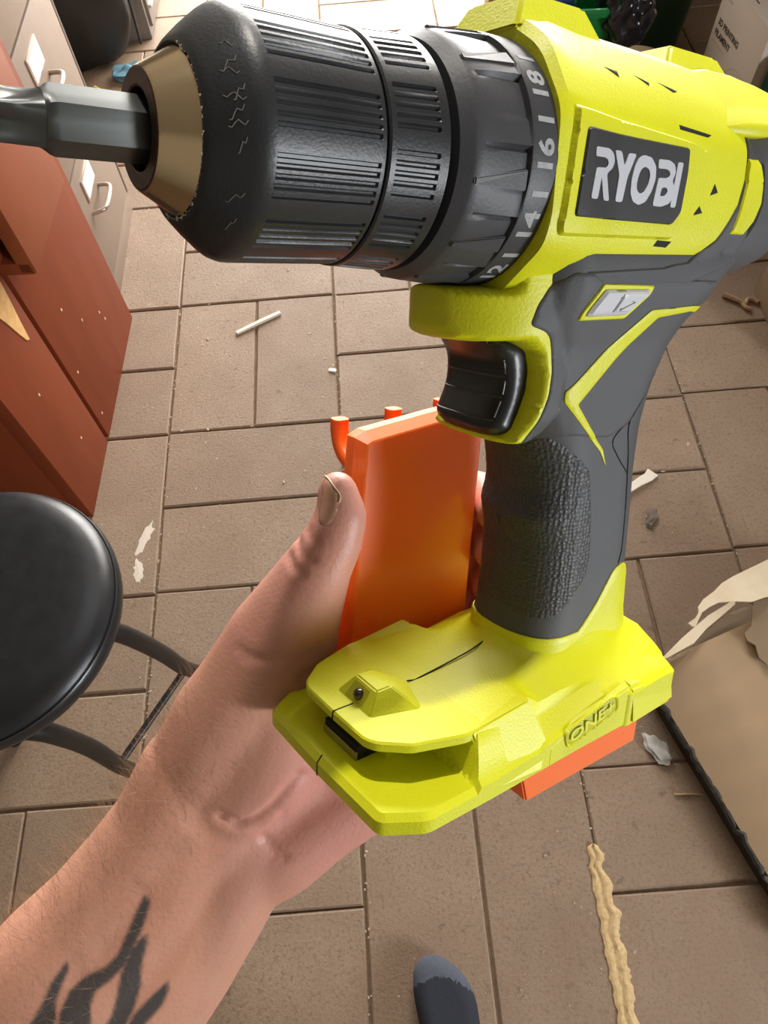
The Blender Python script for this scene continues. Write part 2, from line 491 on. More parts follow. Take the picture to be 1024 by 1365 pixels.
box('back_panel', (-0.080, 0.19, 0.0), (-0.032, 0.21, 0.72), M_wood_d, desk, 0)
box('end_panel', (-0.34, 0.0, 0.0), (-0.030, 0.022, 0.46), M_wood, desk, 0.001)
box('end_panel', (-0.34, 0.545, 0.0), (-0.030, 0.567, 0.72), M_wood, desk, 0.001)
top = box('desk_top', (-0.36, 0.0, 0.722), (0.003, 0.568, 0.745), M_wood, desk, 0.004)
# open drawer case that overhangs the side panel
case = box('drawer_case', (0.026, 0.205, 0.478), (0.054, 0.445, 0.72), M_wood_l, desk, 0.003)
box('case_floor', (-0.22, 0.205, 0.476), (0.050, 0.445, 0.500), M_wood, case, 0.002)
box('case_back', (-0.22, 0.42, 0.5), (0.03, 0.44, 0.72), mat('case_grey', '#a59a92', 0.7), case, 0.001)
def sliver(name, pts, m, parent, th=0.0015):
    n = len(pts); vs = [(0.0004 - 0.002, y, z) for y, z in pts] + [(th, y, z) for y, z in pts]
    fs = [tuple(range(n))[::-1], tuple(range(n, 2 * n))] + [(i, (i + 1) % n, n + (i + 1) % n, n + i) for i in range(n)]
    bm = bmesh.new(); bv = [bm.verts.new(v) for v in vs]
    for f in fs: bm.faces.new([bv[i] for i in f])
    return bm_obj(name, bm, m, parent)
s = sliver('pale_sliver', [(0.178, 0.49), (0.172, 0.45), (0.164, 0.41), (0.158, 0.372), (0.150, 0.378), (0.142, 0.40), (0.128, 0.445), (0.11, 0.492)], M_sliver, desk)  # thin pale tapering sliver raised on the side panel
s['label'] = 'pale tapering sliver on the desk side panel'
M_speck = mat('paint_speck', '#d9c0aa', 0.7)
bm = bmesh.new()
for y, z in ((0.30, 0.30), (0.235, 0.19), (0.35, 0.22), (0.43, 0.16), (0.232, 0.055), (0.09, 0.30), (0.44, 0.13), (0.12, 0.12)):
    add_box(bm, (-0.0005, y - 0.002, z - 0.003), (0.0006, y + 0.0015, z + 0.003))
sp = bm_obj('paint_specks', bm, M_speck, desk); sp['kind'] = 'stuff'

# ------------------------------------------------------------------ filing cabinets
M_cab = mat('cabinet_paint', '#857364', 0.5, col2='#7b6a5c', nscale=30, namt=0.3, bump=0.06, bscale=700)
M_cab_d = mat('cabinet_trim', '#54453d', 0.5)
M_white = mat('label_paper', '#f3ede4', 0.7)
M_steel = mat('steel_pull', '#b9aca0', 0.3, 0.7)
def file_drawer(parent, x, y0, y1, z0, z1, lab=True):
    d = box('drawer', (x - 0.02, y0, z0), (x + 0.004, y1, z1), M_cab, parent, 0.002)
    fr = 0.5 * (y0 + y1); hz = z0 + 0.155; lz = z0 + 0.175
    tube('handle', smooth_path([(x + 0.002, 1.497 + (y0 - 1.395), hz - 0.004), (x + 0.03, 1.505 + (y0 - 1.395), hz), (x + 0.037, 1.525 + (y0 - 1.395), hz), (x + 0.037, 1.575 + (y0 - 1.395), hz), (x + 0.03, 1.594 + (y0 - 1.395), hz), (x + 0.002, 1.602 + (y0 - 1.395), hz - 0.004)], 4), 0.0052, M_steel, d, 8)
    if lab:
        ya = 1.508 + (y0 - 1.395); yb = 1.592 + (y0 - 1.395)
        h = box('label_holder', (x + 0.003, ya - 0.006, lz + 0.002), (x + 0.0075, yb + 0.006, lz + 0.056), M_steel, d, 0.001)
        c = box('label_card', (x + 0.0045, ya, lz + 0.008), (x + 0.0085, yb, lz + 0.05), M_white, d, 0)
    return d
cab = empty('filing_cabinet', loc=(0, 0, 0))
tag(cab, 'brownish grey steel filing cabinet with white label cards behind the wooden desk', 'filing cabinet')
cx0 = -0.627
body = box('cabinet_body', (cx0 - 0.60, 1.388, 0.0), (cx0 - 0.004, 1.787, 1.15), M_cab, cab, 0.003)
box('plinth', (cx0 - 0.02, 1.39, 0.0), (cx0 + 0.001, 1.775, 0.052), M_cab, cab, 0.001)
box('edge_trim', (cx0 - 0.02, 1.776, 0.052), (cx0 + 0.004, 1.787, 1.14), M_cab_d, cab, 0.001)
for k in range(4): file_drawer(cab, cx0, 1.396, 1.773, 0.056 + 0.268 * k, 0.056 + 0.268 * k + 0.262, k < 2)
cab2 = empty('filing_cabinet', loc=(0, 0, 0))
tag(cab2, 'grey steel cabinet standing farthest back beyond the black bag', 'filing cabinet')
M_cab2 = mat('cabinet_grey', '#7d756d', 0.5, col2='#736b64', nscale=30)
box('cabinet_body', (-1.2, 2.62, 0.0), (-0.640, 3.06, 1.1), M_cab2, cab2, 0.003)
M_ltrim = mat('pale_trim', '#c9c0b6', 0.5)
for k in range(4):
    d = box('drawer', (-0.643, 2.64, 0.03 + 0.26 * k), (-0.630, 3.04, 0.03 + 0.26 * k + 0.25), M_cab2, cab2, 0.002)
    box('handle', (-0.632, 2.68, 0.24 + 0.26 * k), (-0.620, 2.98, 0.252 + 0.26 * k), M_ltrim, d, 0.001)
    box('handle', (-0.632, 2.65, 0.08 + 0.26 * k), (-0.620, 2.74, 0.09 + 0.26 * k), M_ltrim, d, 0.001)

# black bag between the cabinets
M_blk = mat('black_vinyl', '#141313', 0.5, col2='#1f1e1e', nscale=12, bump=0.2, bscale=120)
def bag(name, w, d, h, M, m, seed, r=3.2, lump=0.012):
    bm = bmesh.new(); bmesh.ops.create_icosphere(bm, subdivisions=4, radius=1.0); rnd = random.Random(seed)
    ph = [rnd.uniform(0, 6) for _ in range(6)]
    for v in bm.verts:
        x, y, z = v.co
        def se(c): return math.copysign(abs(c) ** (2 / r), c)
        k = (abs(x) ** r + abs(y) ** r + abs(z) ** r) ** (-1 / r)
        q = Vector((x * k * w / 2, y * k * d / 2, z * k * h / 2 + h / 2))
        q += v.co * lump * (math.sin(9 * x + ph[0]) * math.sin(7 * z + ph[1]) + 0.6 * math.sin(14 * y + ph[2]) * math.sin(11 * z + ph[3]))
        q.z = max(q.z, 0.0); v.co = M @ q
    return bm_obj(name, bm, m, None, smooth=70)
bg1 = empty('travel_bag', loc=(-0.835, 2.50, 0), rz=math.radians(10))
tag(bg1, 'black rounded bag standing on the floor between the two grey cabinets', 'bag')
b1 = bag('bag_body', 0.36, 0.15, 0.62, Matrix.Identity(4), M_blk, 2, 3.4, 0.006); b1.parent = bg1
for k in range(3): 
    q = tube('piping', smooth_path([(0.182 - 0.002 * k, -0.05 + 0.05 * k, 0.06), (0.186, -0.05 + 0.05 * k, 0.2), (0.186, -0.05 + 0.05 * k, 0.42), (0.178, -0.05 + 0.05 * k, 0.56)], 5), 0.004, M_blk, bg1, 8)
st = empty('chair_leg_frame', loc=(-0.90, 2.12, 0))
st.name = 'folded_stand'
tag(st, 'dark folded metal stand leaning beside the near filing cabinet', 'stand')
tube('leg', [(-0.10, 0.16, 0.012), (-0.12, 0.20, 0.55)], 0.014, M_blk, st, 10)
tube('leg', [(0.02, 0.12, 0.012), (-0.10, 0.20, 0.55)], 0.014, M_blk, st, 10)
tube('crossbar', [(-0.105, 0.17, 0.12), (-0.012, 0.14, 0.12)], 0.008, M_blk, st, 8)
M_blue = mat('blue_cloth', '#6d97a8', 0.85, col2='#4f7688', nscale=60, bump=0.6, bscale=200)
def crumple(name, x, y, w, d, h, m, seed, rz=0):
    bm = bmesh.new(); bmesh.ops.create_icosphere(bm, subdivisions=3, radius=1.0); rnd = random.Random(seed); ph = [rnd.uniform(0, 6) for _ in range(4)]
    c, s_ = math.cos(rz), math.sin(rz)
    for v in bm.verts:
        a, b, e = v.co; k = 1 + 0.22 * math.sin(5 * a + ph[0]) * math.sin(6 * b + ph[1]) + 0.15 * math.sin(11 * e + ph[2])
        X, Y, Z = a * w / 2 * k, b * d / 2 * k, max(0.0006, (e * 0.5 + 0.42) * h * k)
        v.co = (x + X * c - Y * s_, y + X * s_ + Y * c, Z)
    return bm_obj(name, bm, m, None, smooth=50)
tag(crumple('blue_rag', -0.695, 2.415, 0.10, 0.075, 0.03, M_blue, 4, 0.3), 'small crumpled blue rag on the floor under the black bag', 'rag')
M_yel = mat('yellow_cord', '#e8e020', 0.45)
o = tube('yellow_cord', smooth_path([(-0.80, 2.36, 0.006), (-0.775, 2.33, 0.006), (-0.765, 2.28, 0.006), (-0.775, 2.22, 0.006), (-0.83, 2.20, 0.006), (-0.88, 2.24, 0.006)], 6), 0.006, M_yel, None, 8)
tag(o, 'loop of bright yellow cord on the floor behind the filing cabinet', 'cord')

# ------------------------------------------------------------------ stool
M_seat = mat('black_leatherette', '#17181a', 0.36, col2='#232427', nscale=40, namt=0.3, bump=0.12, bscale=500, rnoise=0.1)
M_tube = mat('black_tube', '#181716', 0.45)
stool = empty('stool', loc=(-0.5021, 0.3656, 0))
tag(stool, 'round black padded stool with black tube legs beside the desk', 'stool')
lathe_prof = [(0.0, 0.001), (-0.0005, 0.05), (-0.001, 0.10), (-0.003, 0.135), (-0.007, 0.153), (-0.013, 0.163), (-0.019, 0.167), (-0.022, 0.1665), (-0.0235, 0.168), (-0.027, 0.1705), (-0.036, 0.1715), (-0.046, 0.1695), (-0.052, 0.164), (-0.054, 0.15), (-0.054, 0.001)]
def lathe_z(name, prof, m, parent, n=72, smooth=40):
    vs, fs = [], []
    for z, r in prof:
        for k in range(n): th = 2 * math.pi * k / n; vs.append((r * math.cos(th), r * math.sin(th), z))
    for i in range(len(prof) - 1):
        for k in range(n): fs.append((i * n + k, i * n + (k + 1) % n, (i + 1) * n + (k + 1) % n, (i + 1) * n + k))
    bm = bmesh.new(); bv = [bm.verts.new(q) for q in vs]
    for f in fs: bm.faces.new([bv[i] for i in f])
    return bm_obj(name, bm, m, parent, smooth=smooth)
seat = lathe_z('seat', lathe_prof, M_seat, stool); seat.location = (0, 0, 0.552)
pip_ = lathe_z('piping', [(-0.0015, 0.1655), (0.0012, 0.1672), (0.0018, 0.169), (0.0, 0.1702), (-0.0025, 0.169), (-0.0015, 0.1655)], mat('seat_piping', '#2c2d30', 0.3), seat); pip_.location = (0, 0, -0.0235)
def w2l(p): return (p[0] + 0.5021, p[1] - 0.3656, p[2])
legs = [[(-0.375, 0.350, 0.49), (-0.354, 0.357, 0.44), (-0.348, 0.378, 0.30), (-0.352, 0.400, 0.15), (-0.340, 0.432, 0.006)],
        [(-0.455, 0.232, 0.49), (-0.432, 0.236, 0.44), (-0.436, 0.246, 0.30), (-0.452, 0.252, 0.15), (-0.462, 0.262, 0.006)],
        [(-0.56, 0.48, 0.49), (-0.60, 0.49, 0.44), (-0.64, 0.48, 0.30), (-0.66, 0.47, 0.15), (-0.67, 0.46, 0.006)],
        [(-0.63, 0.39, 0.49), (-0.66, 0.37, 0.44), (-0.68, 0.36, 0.30), (-0.69, 0.35, 0.15), (-0.70, 0.34, 0.006)]]
for lg in legs: tube('leg', smooth_path([w2l(p) for p in lg], 5), 0.0125, M_tube, stool, 14)
tube('brace', [w2l((-0.356, 0.397, 0.15)), w2l((-0.451, 0.252, 0.15))], 0.006, M_tube, stool, 8)
tube('brace', [w2l((-0.658, 0.470, 0.15)), w2l((-0.690, 0.350, 0.15))], 0.006, M_tube, stool, 8)
tube('seat_ring', [w2l((-0.5021 + 0.13 * math.cos(a * math.pi / 12), 0.3656 + 0.13 * math.sin(a * math.pi / 12), 0.49)) for a in range(25)], 0.010, M_tube, stool, 8)

# ------------------------------------------------------------------ torn cardboard box, lower right
M_card = mat('cardboard', '#b59a7a', 0.8, col2='#a68a69', nscale=5, namt=0.2, stretch=(1, 1, 1), bump=0.1, bscale=300)
M_card_l = mat('cardboard_inner', '#e6d5b8', 0.85, col2='#d8c4a3', nscale=20)
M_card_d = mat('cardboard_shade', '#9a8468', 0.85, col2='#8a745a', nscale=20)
M_blackedge = mat('black_edge', '#2a2621', 0.6, col2='#3a342d', nscale=60, bump=0.5, bscale=300)
cb = empty('cardboard_box', loc=(0.4527, 0.3193, 0), rz=math.radians(18.4))
tag(cb, 'torn tan cardboard box lying flat at the lower right', 'box')
# local: x into the box, y away; left edge on x=0
def crate_top():
    bm = bmesh.new(); nx, ny = 26, 22; vs = {}
    for i in range(nx + 1):
        for j in range(ny + 1):
            x = 0.002 + 0.60 * i / nx; y = -0.42 + 0.466 * j / ny
            z = 0.040 + 0.030 * min(1, x / 0.09) ** 0.7 + 0.0034 * min(1, x / 0.06) * math.sin(y * 95 + 0.6 * math.sin(x * 11)) * (0.5 + 0.5 * math.sin(x * 9 + 1)) + 0.010 * max(0, x - 0.05)
            vs[i, j] = bm.verts.new((x, y, z))
    for i in range(nx):
        for j in range(ny):
            bm.faces.new((vs[i, j], vs[i + 1, j], vs[i + 1, j + 1], vs[i, j + 1]))
    r = bmesh.ops.extrude_face_region(bm, geom=bm.faces[:])
    for v in [g for g in r['geom'] if isinstance(g, bmesh.types.BMVert)]: v.co.z -= 0.004
    return bm_obj('top_panel', bm, M_card, cb, smooth=50)
crate_top()
box('wall_panel', (0.0, -0.42, 0.0), (0.004, 0.044, 0.040), M_blackedge, cb, 0.001)  # left wall and its rough rim are coloured near-black
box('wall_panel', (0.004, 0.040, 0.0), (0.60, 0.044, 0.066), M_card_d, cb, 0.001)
box('wall_panel', (0.60, -0.42, 0.0), (0.604, 0.044, 0.070), M_card, cb, 0.001)
rt = random.Random(8); bm = bmesh.new()
pts = [(-0.41 + 0.41 * k / 40, 0.0012 + rt.uniform(-0.001, 0.0015), 0.036 + rt.uniform(-0.003, 0.004) + (0.006 if k % 7 == 2 else 0)) for k in range(41)]
tube('frayed_edge', [(x - 0.002 + rt.uniform(-.0012, .0012), y, z) for y, x, z in pts], 0.0055, M_blackedge, cb, 6)
def sheet(name, pts, m, parent, th=0.003, holes=(), zf=None, step=0.012):
    """curled piece of card: outline in local x,y with height zf(x,y)"""
    B = resample(pts, step); v, tris = tri_poly(B, grid_in(pts, step, step * 0.4)); n = len(v); nb = len(B)
    vs = [(q.x, q.y, zf(q.x, q.y)) for q in v] + [(q.x, q.y, zf(q.x, q.y) - th) for q in v]
    fs = [tuple(t) for t in tris] + [tuple(n + i for i in reversed(t)) for t in tris] + [(i, (i + 1) % nb, n + (i + 1) % nb, n + i) for i in range(nb)]
    bm = bmesh.new(); bv = [bm.verts.new(q) for q in vs]
    for f in fs:
        try: bm.faces.new([bv[i] for i in f])
        except ValueError: pass
    return bm_obj(name, bm, m, parent, smooth=60)
sheet('side_flap', [(0.030, 0.049), (0.035, 0.045), (0.095, 0.050), (0.133, 0.065), (0.204, 0.083), (0.212, 0.092), (0.15, 0.085), (0.08, 0.066)], M_card_l, cb, zf=lambda x, y: 0.076 + 0.004 * math.sin(x * 30))
sheet('shade_flap', [(0.05, 0.045), (0.245, 0.045), (0.25, 0.078), (0.20, 0.079), (0.12, 0.06), (0.07, 0.052)], mat('card_shade_inside', '#6b5a46', 0.9), cb, zf=lambda x, y: 0.060 - 0.5 * (y - 0.045))  # dark wedge beneath the strip: shade put into the card colour
fl = sheet('torn_flap', [(0.089, 0.079), (0.093, 0.070), (0.098, 0.069), (0.110, 0.078), (0.122, 0.086), (0.142, 0.090), (0.161, 0.091), (0.19, 0.083), (0.22, 0.071), (0.248, 0.070), (0.30, 0.060), (0.42, 0.075), (0.42, 0.16), (0.30, 0.130), (0.26, 0.128), (0.217, 0.125), (0.19, 0.121), (0.165, 0.112), (0.138, 0.106), (0.122, 0.098), (0.116, 0.088), (0.106, 0.082)],
      M_card_l, cb, th=0.0025, zf=lambda x, y: 0.104 + 0.010 * math.sin(x * 16) - 0.10 * max(0, 0.12 - x), step=0.008)
fl['label'] = 'cream torn flap curling up from the box'
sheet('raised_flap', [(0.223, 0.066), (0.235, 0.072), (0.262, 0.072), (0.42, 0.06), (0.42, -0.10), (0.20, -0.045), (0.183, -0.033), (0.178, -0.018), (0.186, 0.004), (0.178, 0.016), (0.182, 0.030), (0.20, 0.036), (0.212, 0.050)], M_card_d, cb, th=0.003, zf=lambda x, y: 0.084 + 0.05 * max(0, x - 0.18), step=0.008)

# plastic scrap, paper, sticks
M_clear = mat('clear_plastic', '#e0dcd4', 0.10, trans=0.45, ior=1.4, bump=0.4, bscale=120)
o = crumple('plastic_scrap', 0.442, 0.236, 0.030, 0.055, 0.012, M_clear, 9, math.radians(28)); tag(o, 'small crumpled scrap of clear plastic beside the torn cardboard box', 'plastic scrap')
M_paperw = mat('white_paper', '#e9e0d0', 0.8)
def strip3(name, pts, w0, w1, m, label, cat, th=0.003, z0=0.001):
    P = [Vector((x, y, 0)) for x, y in pts]; n = len(P); vs = []
    for i, p in enumerate(P):
        t = (P[min(i + 1, n - 1)] - P[max(i - 1, 0)]).normalized(); a = Vector((-t.y, t.x, 0)); w = w0 + (w1 - w0) * i / (n - 1)
        z = z0 + 0.002 * math.sin(i * 1.3)
        for sgn, zz in ((-1, z0 * 0.3), (1, z0 * 0.3), (1, z + th), (-1, z + th)): vs.append((p.x + a.x * w * sgn, p.y + a.y * w * sgn, max(0.0003, zz)))
    fs = [(0, 1, 2, 3), tuple((n - 1) * 4 + k for k in (3, 2, 1, 0))]
    for i in range(n - 1):
        for k in range(4): fs.append((i * 4 + k, i * 4 + (k + 1) % 4, i * 4 + 4 + (k + 1) % 4, i * 4 + 4 + k))
    bm = bmesh.new(); bv = [bm.verts.new(v) for v in vs]
    for f in fs: bm.faces.new([bv[i] for i in f])
    return tag(bm_obj(name, bm, m), label, cat)
strip3('paper_stick', [(-0.3233, 1.2845), (-0.270, 1.312), (-0.2166, 1.3398)], 0.0042, 0.0042, M_paperw, 'thin white stick lying across a paver joint under the chuck', 'stick', 0.005)
strip3('paper_twist', [(0.470, 0.725), (0.50, 0.752), (0.54, 0.775), (0.562, 0.786), (0.574, 0.797)], 0.005, 0.0125, M_paperw, 'twisted white paper scrap flaring at one end, right of the grip', 'paper scrap', 0.004)
strip3('paper_scrap', [(-0.103, 1.147), (-0.092, 1.144), (-0.086, 1.142)], 0.004, 0.004, mat('bright_paper', '#f4f2ee', 0.7), 'tiny bright white scrap by the joint above the orange hooks', 'paper scrap', 0.002)
M_twig = mat('tan_plastic', '#b09070', 0.6)
tg = empty('broken_clip', loc=(0.895, 1.25, 0)); tag(tg, 'small broken tan clip on the shaded floor right of the drill', 'clip')
tube('arm', [(-0.030, 0.028, 0.007), (0.0, 0.004, 0.007), (0.012, -0.01, 0.007)], [0.007, 0.006, 0.005], M_twig, tg, 8)
tube('hook', smooth_path([(0.012, -0.01, 0.006), (0.022, 0.006, 0.007), (0.036, 0.004, 0.006), (0.044, -0.006, 0.006)], 4), 0.005, M_twig, tg, 8)
tube('hook', smooth_path([(0.006, -0.004, 0.006), (0.010, -0.018, 0.006), (0.020, -0.024, 0.006)], 4), 0.0055, M_twig, tg, 8)
strip3('wood_splinter', [(0.452, 0.1605), (0.475, 0.1590), (0.500, 0.1562)], 0.0016, 0.001, M_twig, 'thin brown splinter on the floor against the torn box', 'splinter', 0.002)
o = crumple('grey_leaf_scrap', 0.545, 0.688, 0.018, 0.042, 0.007, mat('grey_scrap', '#6e6256', 0.8), 3, -0.6); tag(o, 'small dark grey shred on the pavers right of the grip', 'scrap')
M_paint = mat('paint_splash', '#d8cbbb', 0.7)
for (x, y, w, d, rz, lb) in ((-0.50, 0.74, 0.022, 0.075, -0.35, 'long pale paint splash on the paver left of the thumb'), (-0.507, 0.665, 0.02, 0.05, 0.1, 'short pale paint splash nearest the stool seat')):
    bm = bmesh.new(); n = 22; rr = random.Random(int(y * 1000)); c0 = bm.verts.new((x, y, 0.0012)); rim = []
    for k in range(n):
        a = 6.283 * k / n; r = 1 + rr.uniform(-.3, .3); X, Y = w / 2 * math.cos(a) * r, d / 2 * math.sin(a) * r
        rim.append(bm.verts.new((x + X * math.cos(rz) - Y * math.sin(rz), y + X * math.sin(rz) + Y * math.cos(rz), 0.0006)))
    for k in range(n): bm.faces.new((c0, rim[k], rim[(k + 1) % n]))
    tag(bm_obj('paint_splash', bm, M_paint), lb, 'paint splash')

# ------------------------------------------------------------------ things at the top right, under a bench added for its shade
M_green = mat('green_plastic', '#157a3c', 0.32, col2='#106432', nscale=6)
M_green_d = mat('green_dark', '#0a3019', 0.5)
M_teal = mat('teal_plastic', '#0b5a50', 0.4)
bench = empty('shading_bench', loc=(0, 0, 0)); tag(bench, 'unseen wooden bench top added to shade the bins at the right', 'shading_bench')
M_bench = mat('bench_wood', '#8a6a4a', 0.6, col2='#755738', nscale=5)
box('shade_top', (0.72, 0.95, 0.84), (1.75, 2.75, 0.88), M_bench, bench, 0.003)  # out-of-view top added to cast shade on the bins
box('back_panel', (0.64, 2.73, 0.0), (1.75, 2.75, 0.84), M_bench, bench, 0.002)  # added out of view to block the door light from the right side
for x, y in ((1.70, 1.0), (1.70, 2.7), (1.30, 2.7)): box('leg', (x - 0.03, y - 0.03, 0), (x + 0.03, y + 0.03, 0.84), M_bench, bench, 0.002)
bin_ = empty('storage_tub', loc=(0.50, 2.02, 0), rz=math.radians(-4)); tag(bin_, 'green plastic tub with rolled rim holding a blue tool and black wrap', 'tub')
def tub(parent, w, d, h, m, tap=0.05, lip=0.014, th=0.006):
    bm = bmesh.new()
    def ring(ins, z, r=0.05, n=6):
        out = []
        for cxx, cyy, a0 in ((w - ins - r, d - ins - r, 0), (ins + r, d - ins - r, 90), (ins + r, ins + r, 180), (w - ins - r, ins + r, 270)):
            for k in range(n + 1):
                a = math.radians(a0 + 90 * k / n); out.append(bm.verts.new((cxx + r * math.cos(a), cyy + r * math.sin(a), z)))
        return out
    R = [ring(tap, 0.0), ring(tap * 0.5, h * 0.5), ring(0.004, h - 0.02), ring(-lip, h - 0.014), ring(-lip, h - 0.004), ring(-lip * 0.5, h + 0.002), ring(0.004, h), ring(0.008, h - 0.01), ring(tap * 0.5 + th, h * 0.5), ring(tap + th, 0.012)]
    for a, b in zip(R, R[1:]):
        for k in range(len(a)): bm.faces.new((a[k], a[(k + 1) % len(a)], b[(k + 1) % len(a)], b[k]))
    bm.faces.new(R[0][::-1]); bm.faces.new(R[-1])
    return bm_obj('tub_wall', bm, m, parent, smooth=40)
tub(bin_, 0.245, 0.40, 0.30, M_green)
for k in range(3):
    tube('rib', [(0.02 - 0.012, 0.10 + 0.1 * k, 0.03), (-0.002, 0.10 + 0.1 * k, 0.27)], 0.006, M_green, bin_, 8)
M_bluep = mat('blue_plastic', '#24408f', 0.35)
bt = empty('hand_tool', loc=(0.575, 2.13, 0.17)); tag(bt, 'blue handled tool with pale shaft lying inside the green tub', 'tool')
tube('handle', smooth_path([(-0.01, 0.06, 0.06), (0.02, 0.03, 0.075), (0.05, 0.01, 0.085)], 5), [0.016] * 11, M_bluep, bt, 12)
tube('shaft', [(0.05, 0.01, 0.085), (0.035, 0.16, 0.10)], 0.006, M_steel, bt, 8)
bw = empty('black_wrap', loc=(0.735, 2.045, 0.19), rz=0.1); tag(bw, 'glossy black plastic wrap with a pale card tag draped over the green tub rim', 'plastic wrap')
M_wrap = mat('black_wrap', '#15151a', 0.2, bump=0.8, bscale=60)
q = bag('wrap', 0.13, 0.17, 0.19, Matrix.Identity(4), M_wrap, 6, 2.4, 0.012); q.parent = bw
q = box('card_tag', (-0.005, -0.100, 0.155), (0.043, -0.096, 0.215), M_card, bw, 0.001)
tb = empty('tan_box', loc=(0.435, 2.385, 0), rz=math.radians(-5)); tag(tb, 'narrow upright tan cardboard box at the left of the green tub', 'box')
box('box_body', (0.0, 0.0, 0.0), (0.072, 0.16, 0.23), M_card, tb, 0.003); box('box_lid', (-0.001, -0.001, 0.225), (0.073, 0.161, 0.236), M_card, tb, 0.002)
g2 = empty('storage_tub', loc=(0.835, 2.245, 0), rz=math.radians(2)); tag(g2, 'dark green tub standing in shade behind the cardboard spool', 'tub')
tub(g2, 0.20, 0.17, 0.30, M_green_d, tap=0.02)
g3 = empty('dark_filler', loc=(1.0, 2.58, 0)); tag(g3, 'large black lump added to fill the dark background behind the filament carton', 'bag')
M_filler = mat('filler_black', '#0f0f10', 0.35)
q = bag('bag_body', 0.46, 0.22, 0.56, Matrix.Translation((0, 0.0, 0)), M_filler, 12, 2.6, 0.02); q.parent = g3  # black lump put in for the darkness under the bench
sp = empty('cardboard_spool', loc=(0.845, 2.128, 0.0)); tag(sp, 'round tan cardboard spool lying flat in front of the dark green tub', 'spool')
def disc(z0, z1, r, ri, name):
    o = lathe_z(name, [(z0, ri), (z0, r - 0.002), (z0 + 0.001, r), (z1 - 0.001, r), (z1, r - 0.002), (z1, ri), (z0, ri)], M_card, sp, 56, 30); return o
disc(0.0, 0.006, 0.096, 0.028, 'flange'); disc(0.074, 0.080, 0.096, 0.0005, 'flange')
lathe_z('hub', [(0.006, 0.05), (0.074, 0.05)], M_card_d, sp, 40)
# filament carton
M_carton = mat('carton_white', '#d8cbbc', 0.6, col2='#cdbfae', nscale=4)
M_ink = mat('print_ink', '#4a4038', 0.7)
M_inkl = mat('print_ink_pale', '#c2b3a2', 0.7)
fb = empty('filament_carton', loc=(1.0, 2.070, 0.0), rz=math.radians(-85)); tag(fb, 'pale upright carton printed 3D PRINTING FILAMENT under the bench', 'carton')
box('carton_body', (0.0, 0.0, 0.0), (0.262, 0.10, 0.318), M_carton, fb, 0.002)
box('lid_flap', (0.0, -0.0006, 0.318), (0.262, 0.049, 0.322), M_carton, fb, 0.001); box('lid_flap', (0.0, 0.051, 0.318), (0.262, 0.1005, 0.322), M_carton, fb, 0.001)
def printed(body, size, cx_, cz_, m, bold=0.0):
    vs, fs = text_mesh(body, size, bold)
    return mesh_obj('print', [(cx_ + x, -0.0006, cz_ + y) for x, y, z in vs], fs, m, fb)
printed('3D PRINTING', 0.0215, 0.084, 0.226, M_ink, 0.0006); printed('FILAMENT', 0.0215, 0.066, 0.199, M_ink, 0.0006)
box('print_rule', (0.020, -0.0007, 0.177), (0.094, -0.0001, 0.179), M_inkl, fb, 0)
box('print_mark', (0.010, -0.0007, 0.072), (0.018, -0.0001, 0.112), M_ink, fb, 0)
box('print_mark', (0.030, -0.0007, 0.282), (0.060, -0.0001, 0.288), M_inkl, fb, 0)
box('print_mark', (0.10, 0.020, 0.3216), (0.14, 0.024, 0.3224), M_ink, fb, 0)
box('print_mark', (0.03, 0.012, 0.3216), (0.07, 0.018, 0.3224), M_inkl, fb, 0)
def arc_print(r0, r1, a0, a1, cx_, cz_):
    vs, fs = [], []; n = 28
    for k in range(n + 1):
        a = math.radians(a0 + (a1 - a0) * k / n)
        for r in (r0, r1): vs.append((cx_ + r * math.cos(a), -0.0006, cz_ + r * math.sin(a)))
    for k in range(n): fs.append((2 * k, 2 * k + 1, 2 * k + 3, 2 * k + 2))
    mesh_obj('print_ring', vs, fs, M_inkl, fb)
arc_print(0.078, 0.080, 0, 360, 0.195, 0.105); arc_print(0.068, 0.069, 0, 360, 0.195, 0.105); arc_print(0.028, 0.030, 0, 360, 0.195, 0.105)
tl = empty('teal_crate', loc=(1.045, 1.795, 0.0), rz=math.radians(-85)); tag(tl, 'dark teal crate with an oval hand hole beside the pale carton', 'crate')
box('crate_side', (0.0, 0.0, 0.0), (0.30, 0.012, 0.27), M_teal, tl, 0.004); box('crate_side', (0.0, 0.26, 0.0), (0.30, 0.272, 0.27), M_teal, tl, 0.004)
box('crate_end', (0.0, 0.012, 0.0), (0.012, 0.26, 0.27), M_teal, tl, 0.003); box('crate_end', (0.288, 0.012, 0.0), (0.30, 0.26, 0.27), M_teal, tl, 0.003)
box('crate_floor', (0.012, 0.012, 0.0), (0.288, 0.26, 0.008), M_teal, tl, 0)
sliv = roundp([(0.040, 0.105), (0.066, 0.105), (0.066, 0.195), (0.040, 0.195)], 0.0125, 6); n = len(sliv)
mesh_obj('hand_hole', [(x, -0.0008, z) for x, z in sliv] + [(x, 0.001, z) for x, z in sliv], [tuple(range(n))] + [(i, (i + 1) % n, n + (i + 1) % n, n + i) for i in range(n)], mat('hole_black', '#050505', 0.9), tl)
fbx = empty('brown_carton', loc=(0.930, 1.05, 0)); tag(fbx, 'closed brown cardboard carton at the right edge, beside the broken clip', 'box')
box('carton_body', (0.012, 0.0, 0.0), (0.42, 0.235, 0.20), M_card_d, fbx, 0.003); box('carton_flap', (0.011, -0.001, 0.196), (0.42, 0.118, 0.204), M_card_d, fbx, 0.001); box('carton_flap', (0.011, 0.120, 0.196), (0.42, 0.236, 0.204), M_card_d, fbx, 0.001)

